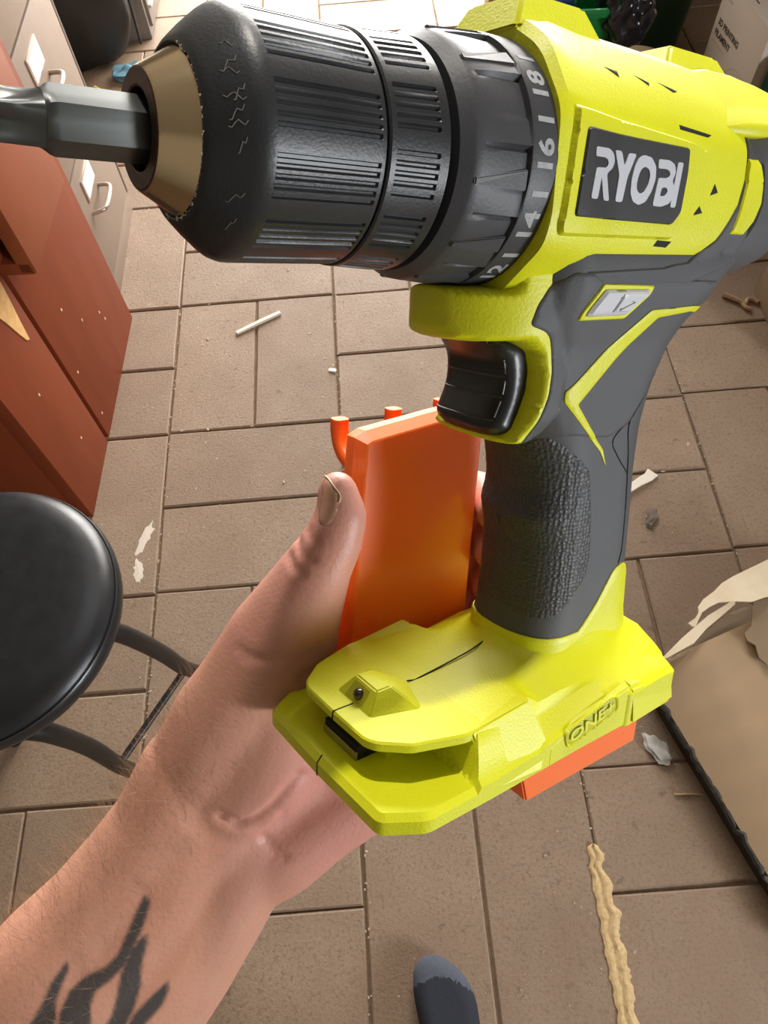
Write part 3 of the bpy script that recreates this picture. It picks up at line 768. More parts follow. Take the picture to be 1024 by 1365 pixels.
# ------------------------------------------------------------------ the cordless drill: local x = forward, y = its left side (towards the viewer), z = up
AX = Vector((-0.81778, -0.37256, 0.43867)); AY = Vector((0.56593, -0.65917, 0.49520)); AZ = Vector((0.10467, 0.65322, 0.74990))
DM = Matrix(((AX.x, AY.x, AZ.x, 0.029754), (AX.y, AY.y, AZ.y, 0.168188), (AX.z, AY.z, AZ.z, 1.225981), (0, 0, 0, 1)))
M_lime = mat('lime_plastic', '#d8da16', 0.45, col2='#d0d210', nscale=60, namt=0.3, bump=0.22, bscale=1400)
M_grey = mat('grey_rubber', '#4b4c50', 0.62, col2='#434447', nscale=50, namt=0.3, bump=0.12, bscale=1500)
M_dark = mat('dark_plastic', '#28292b', 0.42, col2='#323335', nscale=90, namt=0.3, bump=0.08, bscale=900, rnoise=0.1)
M_trig = mat('trigger_plastic', '#1f2021', 0.34, col2='#262728', nscale=90, bump=0.05, bscale=900)
M_groove = mat('groove_edge', '#3d3e40', 0.4)
M_clutch = mat('clutch_plastic', '#3b3c40', 0.5, col2='#333438', nscale=60, namt=0.3, bump=0.1, bscale=1200)
M_chuck = mat('chuck_plastic', '#1c1e20', 0.38, col2='#292b2e', nscale=45, namt=0.25, bump=0.10, bscale=1500, rnoise=0.10, detail=10)
M_black = mat('cavity_black', '#0a0a0a', 0.8)
M_logo = mat('logo_plate', '#2b2c30', 0.45, bump=0.05, bscale=900)
M_silver = mat('silver_print', '#c9ccd4', 0.38, 0.35)
M_mark = mat('pale_marking', '#a9abad', 0.6, col2='#8a8c8e', nscale=500)
M_bit = mat('bit_steel', '#595c5a', 0.32, 0.8, col2='#4a4d4b', nscale=120, rnoise=0.08)
M_cone = mat('cone_steel', '#e8d4ae', 0.20, 1.0)
M_face = mat('jaw_steel', '#5b4238', 0.42, 0.8, col2='#48332b', nscale=200, rnoise=0.12)
M_sw = mat('switch_grey', '#c6c8cd', 0.4)
M_metal = mat('bright_steel', '#b0a898', 0.25, 1.0)

drill = empty('cordless_drill', DM)
tag(drill, 'lime yellow and grey cordless drill with black keyless chuck and hex bit', 'drill')

def superloft(name, secs, m, parent, n=56, smooth=35):
    """secs: (x, outline[(y,z)...]) all outlines with the same count"""
    vs, fs = [], []; k = len(secs[0][1])
    for x, ol in secs: vs += [(x if not callable(x) else x(p), p[0], p[1]) for p in ol]
    for i in range(len(secs) - 1):
        for j in range(k): fs.append((i * k + j, i * k + (j + 1) % k, (i + 1) * k + (j + 1) % k, (i + 1) * k + j))
    fs.append(tuple(range(k))); fs.append(tuple((len(secs) - 1) * k + j for j in range(k))[::-1])
    bm = bmesh.new(); bv = [bm.verts.new(q) for q in vs]
    for f in fs: bm.faces.new([bv[i] for i in f])
    return bm_obj(name, bm, m, parent, smooth=smooth)

def sym(half, r=0.003, n=4):
    """half outline from top centre down the +y side to bottom centre (mm) -> rounded closed loop"""
    pts = [(y / 1000, z / 1000) for y, z in half]; full = pts + [(-y, z) for y, z in pts[::-1] if y > 1e-9]
    return roundp(full, r, n)

# motor housing
def hs(top, shy, shz, my, mz, sdz, by, bz, bot, w): # generic section
    return sym([(0, top), (shy, top - 0.3), (my, shz), (w, mz), (w + 0.3, sdz), (w - 1.6, sdz - 6.5), (by, bz), (0.0, bot)], 0.004)
H = [(0.0005, hs(30.6, 10, 24.0, 20.5, 11, -12, 12, -31.5, -32, 28.8)),
     (-0.002, hs(32.5, 11, 26.0, 21.0, 12, -12, 13, -32.5, -33, 29.4)),
     (-0.010, hs(33.4, 12, 22.0, 22.0, 12, -13, 13, -33.5, -34, 29.2)),
     (-0.020, hs(33.2, 11, 20.5, 23.0, 12, -14, 14, -33.5, -34, 28.2)),
     (-0.045, hs(32.8, 11, 20.5, 22.6, 12, -14, 15, -33.0, -34, 28.0)),
     (-0.066, hs(32.2, 11, 20.0, 22.6, 11, -13, 14, -31.0, -32, 28.4)),
     (-0.080, hs(31.6, 11, 19.6, 22.4, 11, -11, 13, -28.0, -29, 28.4)),
     (-0.0815, hs(31.0, 10, 19.0, 21.6, 10, -10, 12, -27.0, -28, 27.6))]
housing = superloft('motor_housing', H, M_lime, drill, smooth=24)
# grey tail cap behind it
def rs(w, t, b, e=2.6, n=48):
    out = []
    for k in range(n):
        a = 2 * math.pi * k / n; c, s_ = math.sin(a), math.cos(a)
        out.append((math.copysign(abs(c) ** (2 / e), c) * w, (t + b) / 2 + math.copysign(abs(s_) ** (2 / e), s_) * (t - b) / 2))
    return [(y / 1000, z / 1000) for y, z in out]
tail = superloft('tail_cap', [(-0.060, rs(28.2, 22, -28)), (-0.080, rs(28.6, 22, -29.5)), (-0.093, rs(28.2, 22, -28.6)), (-0.105, rs(27.0, 21, -26.6)), (-0.118, rs(24.0, 20, -23.5)), (-0.128, rs(20.5, 19, -19.5)), (-0.136, rs(15.5, 18, -14)), (-0.139, rs(10, 14, -8))], M_grey, drill, smooth=50)
# yellow roof that runs on over the tail, with its two raised pads and vents
roof = superloft('roof_cover', [(-0.0700, sym([(0, 31.0), (10.5, 30.6), (21.0, 19.2), (26.0, 14.5), (25.0, 13.2), (0, 13.0)], 0.0012)),
                                (-0.0790, sym([(0, 32.2), (11.5, 32.0), (22.2, 21.0), (28.6, 15.6), (28.4, 12.6), (0, 12.6)], 0.0012)),
                                (-0.0900, sym([(0, 32.2), (12.5, 31.8), (22.0, 22.0), (28.4, 16.6), (28.2, 13.6), (0, 13.4)], 0.0012)),
                                (-0.0955, sym([(0, 32.0), (12.5, 31.4), (21.0, 22.6), (27.2, 17.8), (27.0, 15.2), (0, 14.6)], 0.0012)),
                                (-0.1040, sym([(0, 31.8), (12.5, 31.0), (19.0, 23.4), (22.4, 20.2), (22.2, 18.6), (0, 17.0)], 0.0012)),
                                (-0.1240, sym([(0, 31.2), (10.5, 30.0), (15.5, 24.0), (18.0, 21.6), (17.8, 20.4), (0, 18.0)], 0.0012)),
                                (-0.1355, sym([(0, 26.5), (8.5, 25.5), (11.5, 22.5), (13.0, 20.5), (12.8, 19.5), (0, 18.0)], 0.0012))], M_lime, drill, smooth=24)
def pad(name, a0, a1, w, z0, z1, sl=0.004, slw=0.003):
    vs = []
    for z, e in ((z0, 0.0), (z1, 1.0)):
        for a, s_ in ((a0, -1), (a1, 1)):
            for y in (-1, 1): vs.append((a + s_ * sl * e * -1 * (1 if a1 > a0 else -1), y * (w - slw * e), z))
    bm = bmesh.new(); B = [bm.verts.new(v) for v in vs]
    for f in ((0, 1, 3, 2), (4, 5, 7, 6), (0, 1, 5, 4), (2, 3, 7, 6), (0, 2, 6, 4), (1, 3, 7, 5)): bm.faces.new([B[i] for i in f])
    bmesh.ops.recalc_face_normals(bm, faces=bm.faces)
    bmesh.ops.bevel(bm, geom=bm.edges[:], offset=0.0009, segments=2, affect='EDGES')
    return bm_obj(name, bm, M_lime, drill, smooth=30)
pad('roof_pad', -0.0315, 0.0015, 0.0135, 0.029, 0.0380, 0.0055, 0.004)
pad('roof_pad', -0.0185, 0.0020, 0.0205, 0.020, 0.0296, 0.0050, 0.0055)
pad('roof_pad', -0.0955, -0.060, 0.0115, 0.029, 0.0368, 0.006, 0.004)

# grip: a rounded rubber slab with the shape of the handle, reaching up under the housing
def gW(a, u):
    if u > -0.028: return 0.0268
    if u > -0.045: return 0.0268 - (-0.028 - u) / 0.017 * 0.0054
    if u > -0.070: return 0.0214 - (-0.045 - u) / 0.025 * 0.0026
    return 0.0188
G = mm([(-4, -6), (-4, -38), (-9, -50), (-12, -64), (-17, -71), (-19.8, -74.5), (-22.2, -81), (-23.6, -89), (-22.6, -94), (-21.6, -97.2), (-22.6, -101), (-24.2, -107), (-24.4, -122), (-23.6, -132), (-22.4, -137.8), (-22.4, -167), (-80, -167), (-79.5, -150), (-76.4, -138), (-75.2, -126.5),
        (-74.2, -112), (-73, -98), (-71.6, -85), (-71.4, -74), (-72, -63), (-73.4, -54), (-76, -47.5), (-80, -41.5), (-84.6, -38.2), (-86.4, -35.8), (-88.4, -33.6), (-92, -29), (-98, -26), (-110, -22), (-110, -6)])
grip = pillow('grip', G, gW, 0.0165, M_grey, drill, step=0.0021, p=2.35, smooth=50)
# trigger guard with the chin under the clutch
def tgW(a, u):
    w = 0.0226 - 0.0022 / (1 + math.exp((u + 0.0405) / 0.0018)) - 0.003 / (1 + math.exp((u + 0.066) / 0.0016))
    x = max(0.0, 0.0148 - a); t = 0.0042 + 0.0205 * (1 - math.exp(-x / 0.0115))
    return -0.0008 * math.log(math.exp(-w / 0.0008) + math.exp(-t / 0.0008))
TG = mm([(14.6, -28.3), (14.9, -33), (14.2, -38.4), (11.0, -42.0), (5, -42.7), (-5.5, -42.6), (-10.2, -45.6), (-12.0, -50.5), (-11.8, -56.2), (-9.6, -62), (-7.4, -66.0), (-5.5, -68.2), (-4.5, -69.4), (-6.0, -71.2), (-10.0, -71.9), (-15.6, -70.2), (-22, -63), (-24, -45), (-24, -14), (-0.5, -14), (-0.5, -28.3)])
guard = pillow('trigger_guard', roundp(TG, 0.0010, 3), tgW, 0.0024, M_lime, drill, step=0.0009, p=2.4, smooth=60)
bh = bvh_of([housing, grip, tail]); bg_ = bvh_of([grip]); ball = bvh_of([housing, grip, tail, guard])

# trigger
TR = mm([(1.4, -42.0), (-1.6, -45), (-4.4, -48.5), (-5.0, -53), (-4.4, -57.5), (-2.5, -61.5), (-1.2, -64.2), (-1.6, -67.0), (-4, -69.2), (-8, -70.6), (-17, -69), (-25, -57), (-24, -46), (-18, -41)])
trig = pillow('trigger', roundp(TR, 0.002, 4), 0.0140, 0.0048, M_trig, drill, step=0.0011, p=3.0, smooth=60)
bt_ = bvh_of([trig])
def trig_line(name, u0, u1, l0, l1, r=0.00032, m=None):
    out = []
    for k in range(15):
        t = k / 14; l = l0 + (l1 - l0) * t; u = u0 + (u1 - u0) * t
        q = bt_.ray_cast(Vector((0.05, l, u)), Vector((-1, 0, 0)), 0.1)
        if q[0] is not None: out.append(tuple(q[0]))
    return tube(name, out, r, m or M_groove, trig, 6)
for u in (-0.0523, -0.0578, -0.0640): trig_line('groove', u, u, -0.0122, 0.0118)
for ua, ub in ((-0.0476, -0.0514), (-0.0533, -0.0570), (-0.0588, -0.0632)): trig_line('groove', ua, ub, 0.0118, 0.0118)
# grey side panel behind and below the yellow flank
conform('side_overmold', mm([(-17.5, -24.2), (-49.1, -22.9), (-54.0, -22.0), (-60.6, -21.3), (-71.4, -15.0), (-78.6, -5.2), (-80.4, 2.6), (-78.6, 12.6), (-85, 12.6), (-88, -17), (-78, -23), (-62, -27), (-24, -27.5)]), bh, 0.0006, M_grey, drill, step=0.0020)
collar = conform('grip_collar', roundp(mm([(-14.4, -24.4), (-9.4, -27.9), (-6.2, -32.6), (-4.6, -37.6), (-10.0, -39.4), (-12.2, -41.2), (-13.9, -44.6), (-15.2, -50.3), (-14.9, -56.7), (-12.4, -63.1), (-10.4, -67.7), (-8.4, -70.6), (-14, -70.9), (-30, -70.2), (-46, -72.5), (-54.5, -69.0), (-62.0, -57.5), (-70, -46.5), (-79.0, -38.0), (-80, -26.5), (-60, -26), (-32, -25)]), 0.0012, 3), ball, 0.0005, M_grey, drill, step=0.0014, rim=0.0002)
bg2 = bvh_of([grip, collar])
def neck_ring():
    Gp = resample(G, 0.0005)
    def span(u):
        xs = [a for a, uu in Gp if abs(uu - u) < 0.0006]; return max(xs), min(xs)
    def section(u, n=40, off=0.0008):
        af, ar = span(u); R = 0.0165; L = af - ar; half = []
        for k in range(n + 1):
            t = k / n; a = af - L * (1 - math.cos(math.pi * t)) / 2; d = min(af - a, a - ar); x = min(1, max(0, d) / R)
            half.append((a, gW(a, u) * (1 - (1 - x) ** 2.35) ** (1 / 2.35)))
        loop = half + [(a, -l) for a, l in half[-2:0:-1]]; m_ = len(loop); out = []
        for k in range(m_):
            p0, p1 = Vector(loop[k - 1]), Vector(loop[(k + 1) % m_]); t = (p1 - p0).normalized(); out.append((loop[k][0] + t.y * off * -1 * -1 if False else loop[k][0] - t.y * off, loop[k][1] + t.x * off))
        return out
    top = [(-22.0, -137.7), (-32, -138.6), (-44, -138.8), (-51, -130.5), (-58.6, -119.4), (-64, -118.2), (-70, -122.0), (-77, -126.5), (-90, -126.5)]
    def topu(a):
        a *= 1000
        for (x1, y1), (x2, y2) in zip(top, top[1:]):
            if x2 <= a <= x1: return (y1 + (y2 - y1) * (x1 - a) / (x1 - x2)) / 1000
        return top[0][1] / 1000 if a > -23 else -0.1265
    ref = section(-0.130, off=0.0); m_ = len(ref); rows = []; K = 14
    # outward test on the first point decides the offset sign
    sgn = 1 if section(-0.130, off=0.001)[0][0] > ref[0][0] else -1
    vs, fs = [], []
    for k in range(K + 1):
        for i in range(m_):
            tu = topu(ref[i][0]); u = tu + (-0.153 - tu) * k / K; s_ = section_cache(section, round(u, 4), sgn * (0.0008 if k else 0.0004)); vs.append((s_[i][0], s_[i][1], u))
    for i in range(m_):
        tu = topu(ref[i][0]); s_ = section_cache(section, round(tu, 4), sgn * -0.001); vs.append((s_[i][0], s_[i][1], tu))
    for k in range(K):
        for i in range(m_): fs.append((k * m_ + i, k * m_ + (i + 1) % m_, (k + 1) * m_ + (i + 1) % m_, (k + 1) * m_ + i))
    for i in range(m_): fs.append((i, (i + 1) % m_, (K + 1) * m_ + (i + 1) % m_, (K + 1) * m_ + i))
    bm = bmesh.new(); bv = [bm.verts.new(q) for q in vs]
    for f in fs: bm.faces.new([bv[i] for i in f])
    return bm_obj('foot_neck', bm, M_lime, drill, smooth=50)
_sc = {}
def section_cache(fn, u, off):
    if (u, off) not in _sc: _sc[u, off] = fn(u, off=off)
    return _sc[u, off]
neck_ring()
conform('rear_band', mm([(-79.7, 7.2), (-87.3, 7.5), (-89.6, 2), (-90.2, -4.5), (-88, -9.5), (-84.2, -13.3), (-76.6, -13.2), (-78.6, -7), (-80.2, 0.5)]), bh, 0.0012, M_lime, drill, step=0.0016)
conform('rear_slot', mm([(-90.0, 7.0), (-91.6, 6.4), (-93.2, -4.5), (-91.4, -10), (-88.6, -14), (-86.4, -14.4), (-89.6, -9.5), (-91.6, -4)]), bh, 0.0003, M_black, drill, step=0.0016)
# raised yellow flank panel, logo plate, vents
panel = conform('flank_panel', roundp(mm([(-3.6, 12.0), (-28, 10.4), (-51.5, 8.9), (-58.8, 7.2), (-61.3, 4.4), (-61.6, -2.0), (-60.6, -4.4), (-53.2, -11.6), (-48.2, -15.6), (-2.4, -16.0), (-1.4, -13.6)]), 0.0012, 4), bh, 0.0014, M_lime, drill, step=0.0018, inset=0.0007, rim=0.0002)
bp = bvh_of([panel])
plate = conform('logo_plate', roundp(mm([(-6.9, 7.6), (-27, 7.2), (-49.0, 7.0), (-49.5, 1.1), (-48.7, -8.8), (-45.6, -11.9), (-5.0, -11.6)]), 0.0012, 4), bp, 0.0006, M_logo, drill, step=0.002, inset=0.0003)
LET = [([(-9.64, 3.66), (-14.95, 3.71), (-16.92, 2.86), (-17.73, 1.26), (-17.12, -0.37), (-14.9, -1.72), (-17.05, -7.65), (-14.67, -7.6), (-12.88, -2.5), (-12.16, -7.47), (-9.49, -7.48), (-10.47, -0.67), (-14.49, -0.49), (-15.24, 0.38), (-14.74, 1.33), (-13.59, 1.68), (-9.66, 1.61)], []),
       ([(-17.46, 3.62), (-20.23, 3.65), (-21.91, 0.46), (-23.18, 3.5), (-26.14, 3.49), (-23.51, -1.97), (-22.53, -7.58), (-19.76, -7.59), (-20.25, -1.6)], []),
       ([(-29.13, 3.61), (-32.46, 3.28), (-34.66, 1.47), (-35.12, -1.37), (-34.11, -4.35), (-32.12, -6.91), (-29.32, -7.89), (-26.78, -7.2), (-25.44, -5.37), (-25.32, -2.31), (-26.02, 0.79), (-27.23, 2.75)], [[(-30.16, 1.12), (-32.02, 0.55), (-32.71, -0.83), (-32.29, -3.02), (-30.99, -4.79), (-29.31, -5.28), (-27.85, -4.51), (-27.52, -3.1), (-27.91, -1.18), (-28.66, 0.29)]]),
       ([(-35.53, 3.21), (-40.15, 3.31), (-42.65, 2.5), (-43.52, 0.7), (-42.45, -1.45), (-43.82, -2.74), (-43.97, -4.99), (-42.25, -6.85), (-39.01, -7.77), (-35.22, -7.72), (-36.37, -1.04), (-39.93, -0.93), (-41.19, -0.21), (-40.84, 0.75), (-39.36, 1.22), (-35.64, 1.07)], [[(-38.27, -3.21), (-40.32, -3.07), (-41.0, -3.92), (-40.12, -5.07), (-37.75, -5.36)]]),
       ([(-44.03, 3.2), (-46.34, 3.24), (-45.28, -7.7), (-42.93, -7.67)], [])]
bpl = bvh_of([plate])
def onplate(x, y, h):
    r = bpl.ray_cast(Vector((x, 0.08, y)), Vector((0, -1, 0)), 0.2); l = r[0].y if r[0] is not None else 0.031
    return (x, l + h, y)
for ol, hol in LET:
    rp = lambda q, r=0.0007: roundp(mm(q), r, 3)
    flat_letters('letter', [(rp(ol), [rp(h) for h in hol])], M_silver, plate, onplate, 0.00025)
vents = [[(-46.4, 12.4), (-46.6, 11.3), (-59.4, 10.6), (-61.2, 11.4)], [(-42.4, -17.4), (-48.4, -17.6), (-50.0, -16.0), (-43.4, -15.8)], [(-63.6, -3.6), (-67.3, -2.6), (-65.2, -0.4)], [(-57.2, -9.0), (-61.2, -8.2), (-59.0, -6.0)], [(-10.6, -13.0), (-10.6, -13.1), (-10.4, -13.1)]]
for v in vents[:4]: conform('vent_slot', mm(v), bh, 0.0001, M_black, drill, step=0.001, inset=0.0002)
for v in ([(-22.4, 23.2), (-27.2, 22.8), (-26.6, 21.2)], [(-34.3, 23.0), (-39.6, 21.9), (-38.8, 20.9)], [(-44.3, 22.7), (-52.0, 21.5), (-49.6, 20.8)]):
    conform('vent_slot', mm(v), bh, 0.0002, M_black, drill, step=0.001, inset=0.0002)
# yellow flash on the grip
conform('grip_flash', roundp(mm([(-83.5, -34.3), (-69.0, -33.6), (-49.0, -34.4), (-35, -45.2), (-21.9, -56.4), (-22.4, -59.4), (-33, -68.4), (-42.5, -76.6), (-46.2, -81.8), (-43.6, -76.0), (-36, -68.6), (-27.6, -60.4), (-40, -48.2), (-53.5, -36.6), (-68.7, -35.2), (-83.6, -36.2)]), 0.0008, 3), bg2, 0.00045, M_lime, drill, step=0.0013, inset=0.0003, rim=0.0003)
# textured grip pad and its seam lines
def tex_mat():
    m = mat('knurled_rubber', '#3c3d40', 0.5)
    nt = m.node_tree; N = nt.nodes; L = nt.links; b = N['Principled BSDF']
    tc = N.new('ShaderNodeTexCoord'); mu = N.new('ShaderNodeTexVoronoi'); mu.inputs['Scale'].default_value = 780; mu.inputs['Randomness'].default_value = 0.45
    L.new(tc.outputs['Object'], mu.inputs['Vector'])
    bp_ = N.new('ShaderNodeBump'); bp_.inputs['Strength'].default_value = 0.9; bp_.inputs['Distance'].default_value = 0.0005
    L.new(mu.outputs[0], bp_.inputs['Height']); L.new(bp_.outputs['Normal'], b.inputs['Normal'])
    return m
M_knurl = tex_mat()
PADP = mm([(-16, -72.5), (-24.0, -72.3), (-32.2, -78.2), (-37.4, -83.2), (-40.4, -96), (-43.0, -111.2), (-41.8, -117.8), (-33, -127.8), (-30, -130.0), (-16, -130.0)])
grip.data.materials.append(M_knurl)
for f_ in grip.data.polygons:
    if pip(f_.center.x, f_.center.z, PADP): f_.material_index = 1
conform('grip_pad', roundp(mm([(-20.9, -71.5), (-24.0, -71.0), (-33.0, -77.2), (-38.8, -82.4), (-41.8, -96), (-44.4, -111.2), (-43.2, -118.6), (-34, -129.2), (-30.5, -131.4), (-25, -131.8), (-23.95, -131.6), (-24.5, -122), (-24.3, -107), (-22.4, -100.6), (-21.75, -97.2), (-22.7, -94), (-23.7, -89), (-22.3, -81), (-20.3, -75)]), 0.001, 2), bg_, 0.0004, M_knurl, drill, step=0.0016, inset=0.0003, rim=0.0002)
conform('grip_pad', roundp(mm([(-20.9, -71.5), (-24.0, -71.0), (-33.0, -77.2), (-38.8, -82.4), (-41.8, -96), (-44.4, -111.2), (-43.2, -118.6), (-34, -129.2), (-30.5, -131.4), (-25, -131.8), (-23.95, -131.6), (-24.5, -122), (-24.3, -107), (-22.4, -100.6), (-21.75, -97.2), (-22.7, -94), (-23.7, -89), (-22.3, -81), (-20.3, -75)]), 0.001, 2), bg_, 0.0004, M_knurl, drill, step=0.0016, inset=0.0003, rim=0.0002, side=-1)
def seam(name, pts, bvh, m=M_black, r=0.0003, parent=drill, n=5):
    out = []
    for a, u in smooth_path([(p[0], p[1], 0) for p in pts], n) if False else [(p.x, p.y) for p in smooth_path([(p[0] / 1000, p[1] / 1000, 0) for p in pts], n)]:
        q = bvh.ray_cast(Vector((a, 0.08, u)), Vector((0, -1, 0)), 0.2)
        if q[0] is not None: out.append((a, q[0].y + 0.00002, u))
    return tube(name, out, r, m, parent, 6)
seam('seam_line', [(-82.5, -39.0), (-74, -44), (-63, -57), (-55.5, -68.0), (-57.5, -80), (-60, -96), (-61.5, -112), (-60.5, -118)], bg2, r=0.00025)
seam('seam_line', [(-55.5, -68.0), (-48.4, -73.6), (-51.5, -79), (-58.4, -86)], bg2, r=0.00022)
# direction switch
conform('switch_frame', roundp(mm([(-23.4, -27.0), (-45.6, -27.5), (-44.8, -30.2), (-37.4, -36.5), (-18.2, -36.5), (-18.6, -34.4)]), 0.0008, 3), bg2, 0.0006, M_lime, drill, step=0.0013, inset=0.0003)
sw = conform('direction_switch', roundp(mm([(-24.2, -28.5), (-43.4, -28.6), (-43.0, -30.0), (-36.4, -35.4), (-19.9, -35.5), (-20.6, -33.6)]), 0.0009, 3), bg2, 0.0018, M_sw, drill, step=0.0013, inset=0.0008, rim=0.0010)
bs = bvh_of([sw])
face_ = conform('switch_face', mm([(-31.4, -29.6), (-42.2, -29.7), (-35.6, -34.4), (-29.0, -34.4)]), bs, 0.0006, M_sw, sw, step=0.0012, inset=0.0003)
seam('arrow_mark', [(-30.6, -30.6), (-36.4, -31.8), (-31.2, -33.8), (-30.6, -30.6)], bvh_of([sw, face_]), m=mat('switch_mark', '#85878a', 0.6), r=0.00026, parent=sw, n=1)

# base: height field over its outline, a thin foot plate in front, neck flare
def topz(a, l):
    al = abs(l)
    z = -0.1485 + 0.0030 * max(0, min(1, (0.012 - a) / 0.036))
    if a < -0.010:
        t = min(1, (-0.010 - a) / 0.006); z -= t * max(0, al - 0.017) * 0.46
        if al > 0.028: z = min(z, (-0.1575 + (-0.013 - a) * 0.155 if a > -0.051 else -0.1520 - (-0.051 - a) * 0.06) + (0.034 - al) * 0.35)
    else:
        if al > 0.0305: z = min(z, -0.1470 - (al - 0.0305) * 2.6)
    e = math.sqrt(((a + 0.049) / 0.0262) ** 2 + (l / 0.0190) ** 2)
    z += 0.0085 * math.exp(-max(0, e - 0.98) / 0.16)
    if a < -0.070: z -= (-0.070 - a) ** 2 * 22
    if a > 0.0130: z = min(z, -0.1470 - (a - 0.0130) * 5.2)
    return max(z, -0.1622)
def base_block():
    half = [(47, 0), (46.4, 30), (34.8, 37.2), (12, 37.2), (-49.0, 36.0), (-51.0, 37.6), (-77.5, 36.6), (-81.5, 26), (-83.0, 0)]
    out = mm(half + [(a, -l) for a, l in half[::-1] if l != 0])
    out = roundp(out, 0.0022, 4)
    step = 0.0014; B = resample(out, step); nb = len(B)
    def inset(d):
        r = []
        area = sum(B[i][0] * B[(i + 1) % nb][1] - B[(i + 1) % nb][0] * B[i][1] for i in range(nb)); sg = 1 if area > 0 else -1
        for i in range(nb):
            p, q = B[i - 1], B[(i + 1) % nb]; tx, ty = q[0] - p[0], q[1] - p[1]; L = math.hypot(tx, ty) or 1
            r.append((B[i][0] - sg * ty / L * d, B[i][1] + sg * tx / L * d))
        return r
    I1 = inset(0.0016)
    v, tris = tri_poly(I1, grid_in(I1, step, step * 0.5))
    vs = [(q.x, q.y, topz(q.x, q.y)) for q in v]; fs = [tuple(t) for t in tris]
    n = len(vs)
    def wz(x, y): return topz(x, y)
    r1 = [(B[i][0], B[i][1], wz(*I1[i]) - 0.0019) for i in range(nb)]; r2 = [(x, y, -0.1682) for x, y in B]; r3 = [(x, y, -0.1692) for x, y in inset(0.0009)]
    for r in (r1, r2, r3): vs += r
    prev = list(range(nb))
    for k in range(3):
        cur = [n + k * nb + i for i in range(nb)]
        for i in range(nb): fs.append((prev[i], prev[(i + 1) % nb], cur[(i + 1) % nb], cur[i]))
        prev = cur
    fs.append(tuple(prev))
    bm = bmesh.new(); bv = [bm.verts.new(q) for q in vs]
    for f in fs:
        try: bm.faces.new([bv[i] for i in f])
        except ValueError: pass
    return bm_obj('battery_foot', bm, M_lime, drill, smooth=28)
foot = base_block()
def slab_al(name, outline, z0, z1, m, parent, ch=0.0006, smooth=30):
    out = outline; n = len(out); cx_ = sum(p[0] for p in out) / n; cy_ = sum(p[1] for p in out) / n
    ins = [(x + (cx_ - x) / math.hypot(cx_ - x, cy_ - y) * ch, y + (cy_ - y) / math.hypot(cx_ - x, cy_ - y) * ch) for x, y in out]
    zf = z1 if callable(z1) else (lambda a, l: z1)
    vs = [(x, y, z0) for x, y in ins] + [(x, y, z0 + ch) for x, y in out] + [(x, y, zf(x, y) - ch) for x, y in out] + [(x, y, zf(x, y)) for x, y in ins]
    fs = [tuple(range(n))[::-1], tuple(3 * n + i for i in range(n))]
    for k in range(3):
        for i in range(n): fs.append((k * n + i, k * n + (i + 1) % n, (k + 1) * n + (i + 1) % n, (k + 1) * n + i))
    bm = bmesh.new(); bv = [bm.verts.new(q) for q in vs]
    for f in fs: bm.faces.new([bv[i] for i in f])
    return bm_obj(name, bm, m, parent, smooth=smooth)
pl_half = [(41.6, 0), (41.2, 15.5), (39.4, 19.0), (31.5, 25.5), (16, 30.4), (0, 30.6)]
fp = slab_al('front_plate', roundp(mm(pl_half + [(a, -l) for a, l in pl_half[::-1] if l != 0]), 0.0014, 3), -0.1516, -0.1482, M_lime, foot)
# lamp hump with its recess and led
def prism(name, vs, fs, m, parent, bev=0.0005):
    bm = bmesh.new(); B = [bm.verts.new(tuple(c / 1000 for c in v)) for v in vs]
    for f in fs: bm.faces.new([B[i] for i in f])
    bmesh.ops.recalc_face_normals(bm, faces=bm.faces)
    if bev: bmesh.ops.bevel(bm, geom=bm.edges[:], offset=bev, segments=2, affect='EDGES')
    return bm_obj(name, bm, m, parent, smooth=25)
hump = prism('lamp_hump', [(34.5, -9.0, -148.6), (34.8, 9.0, -148.6), (18.5, 14.0, -148.6), (18.5, -14.0, -148.6), (29.6, -5.6, -142.6), (29.8, 5.6, -142.6), (24.4, 5.2, -142.9), (24.4, -5.2, -142.9), (14.0, 0.5, -147.6)],
             [(0, 1, 5, 4), (4, 5, 6, 7), (1, 2, 6, 5), (0, 3, 7, 4), (2, 8, 6), (3, 8, 7), (6, 8, 7), (0, 1, 2, 3), (2, 3, 8)], M_lime, foot)
prism('lamp_recess', [(34.2, -5.2, -148.0), (34.2, 4.2, -148.0), (30.6, 3.4, -143.4), (30.6, -4.4, -143.4), (33.0, -4.2, -147.9), (33.0, 3.4, -147.9), (30.2, 3.0, -144.4), (30.2, -3.8, -144.4)],
      [(0, 1, 2, 3), (4, 5, 6, 7), (0, 1, 5, 4), (1, 2, 6, 5), (2, 3, 7, 6), (3, 0, 4, 7)], mat('lime_recess', '#b3ae12', 0.5), hump, 0.0002)
bm = bmesh.new(); bmesh.ops.create_uvsphere(bm, u_segments=20, v_segments=14, radius=0.0019)
led = bm_obj('led', bm, mat('led_dark', '#2e2620', 0.12, 0.4, coat=1.0), hump, 60); led.location = (0.0323, 0.0, -0.1458)
# bit slot under the plate
box('magnet_slot', (0.0300, -0.0100, -0.1640), (0.0380, 0.0078, -0.1575), M_black, foot, 0.0004)
box('slot_strip', (0.0378, -0.0098, -0.1626), (0.0386, 0.0078, -0.1592), M_metal, foot, 0.0002)
box('slot_block', (0.024, -0.012, -0.163), (0.0305, 0.012, -0.150), M_lime, foot, 0.0004)
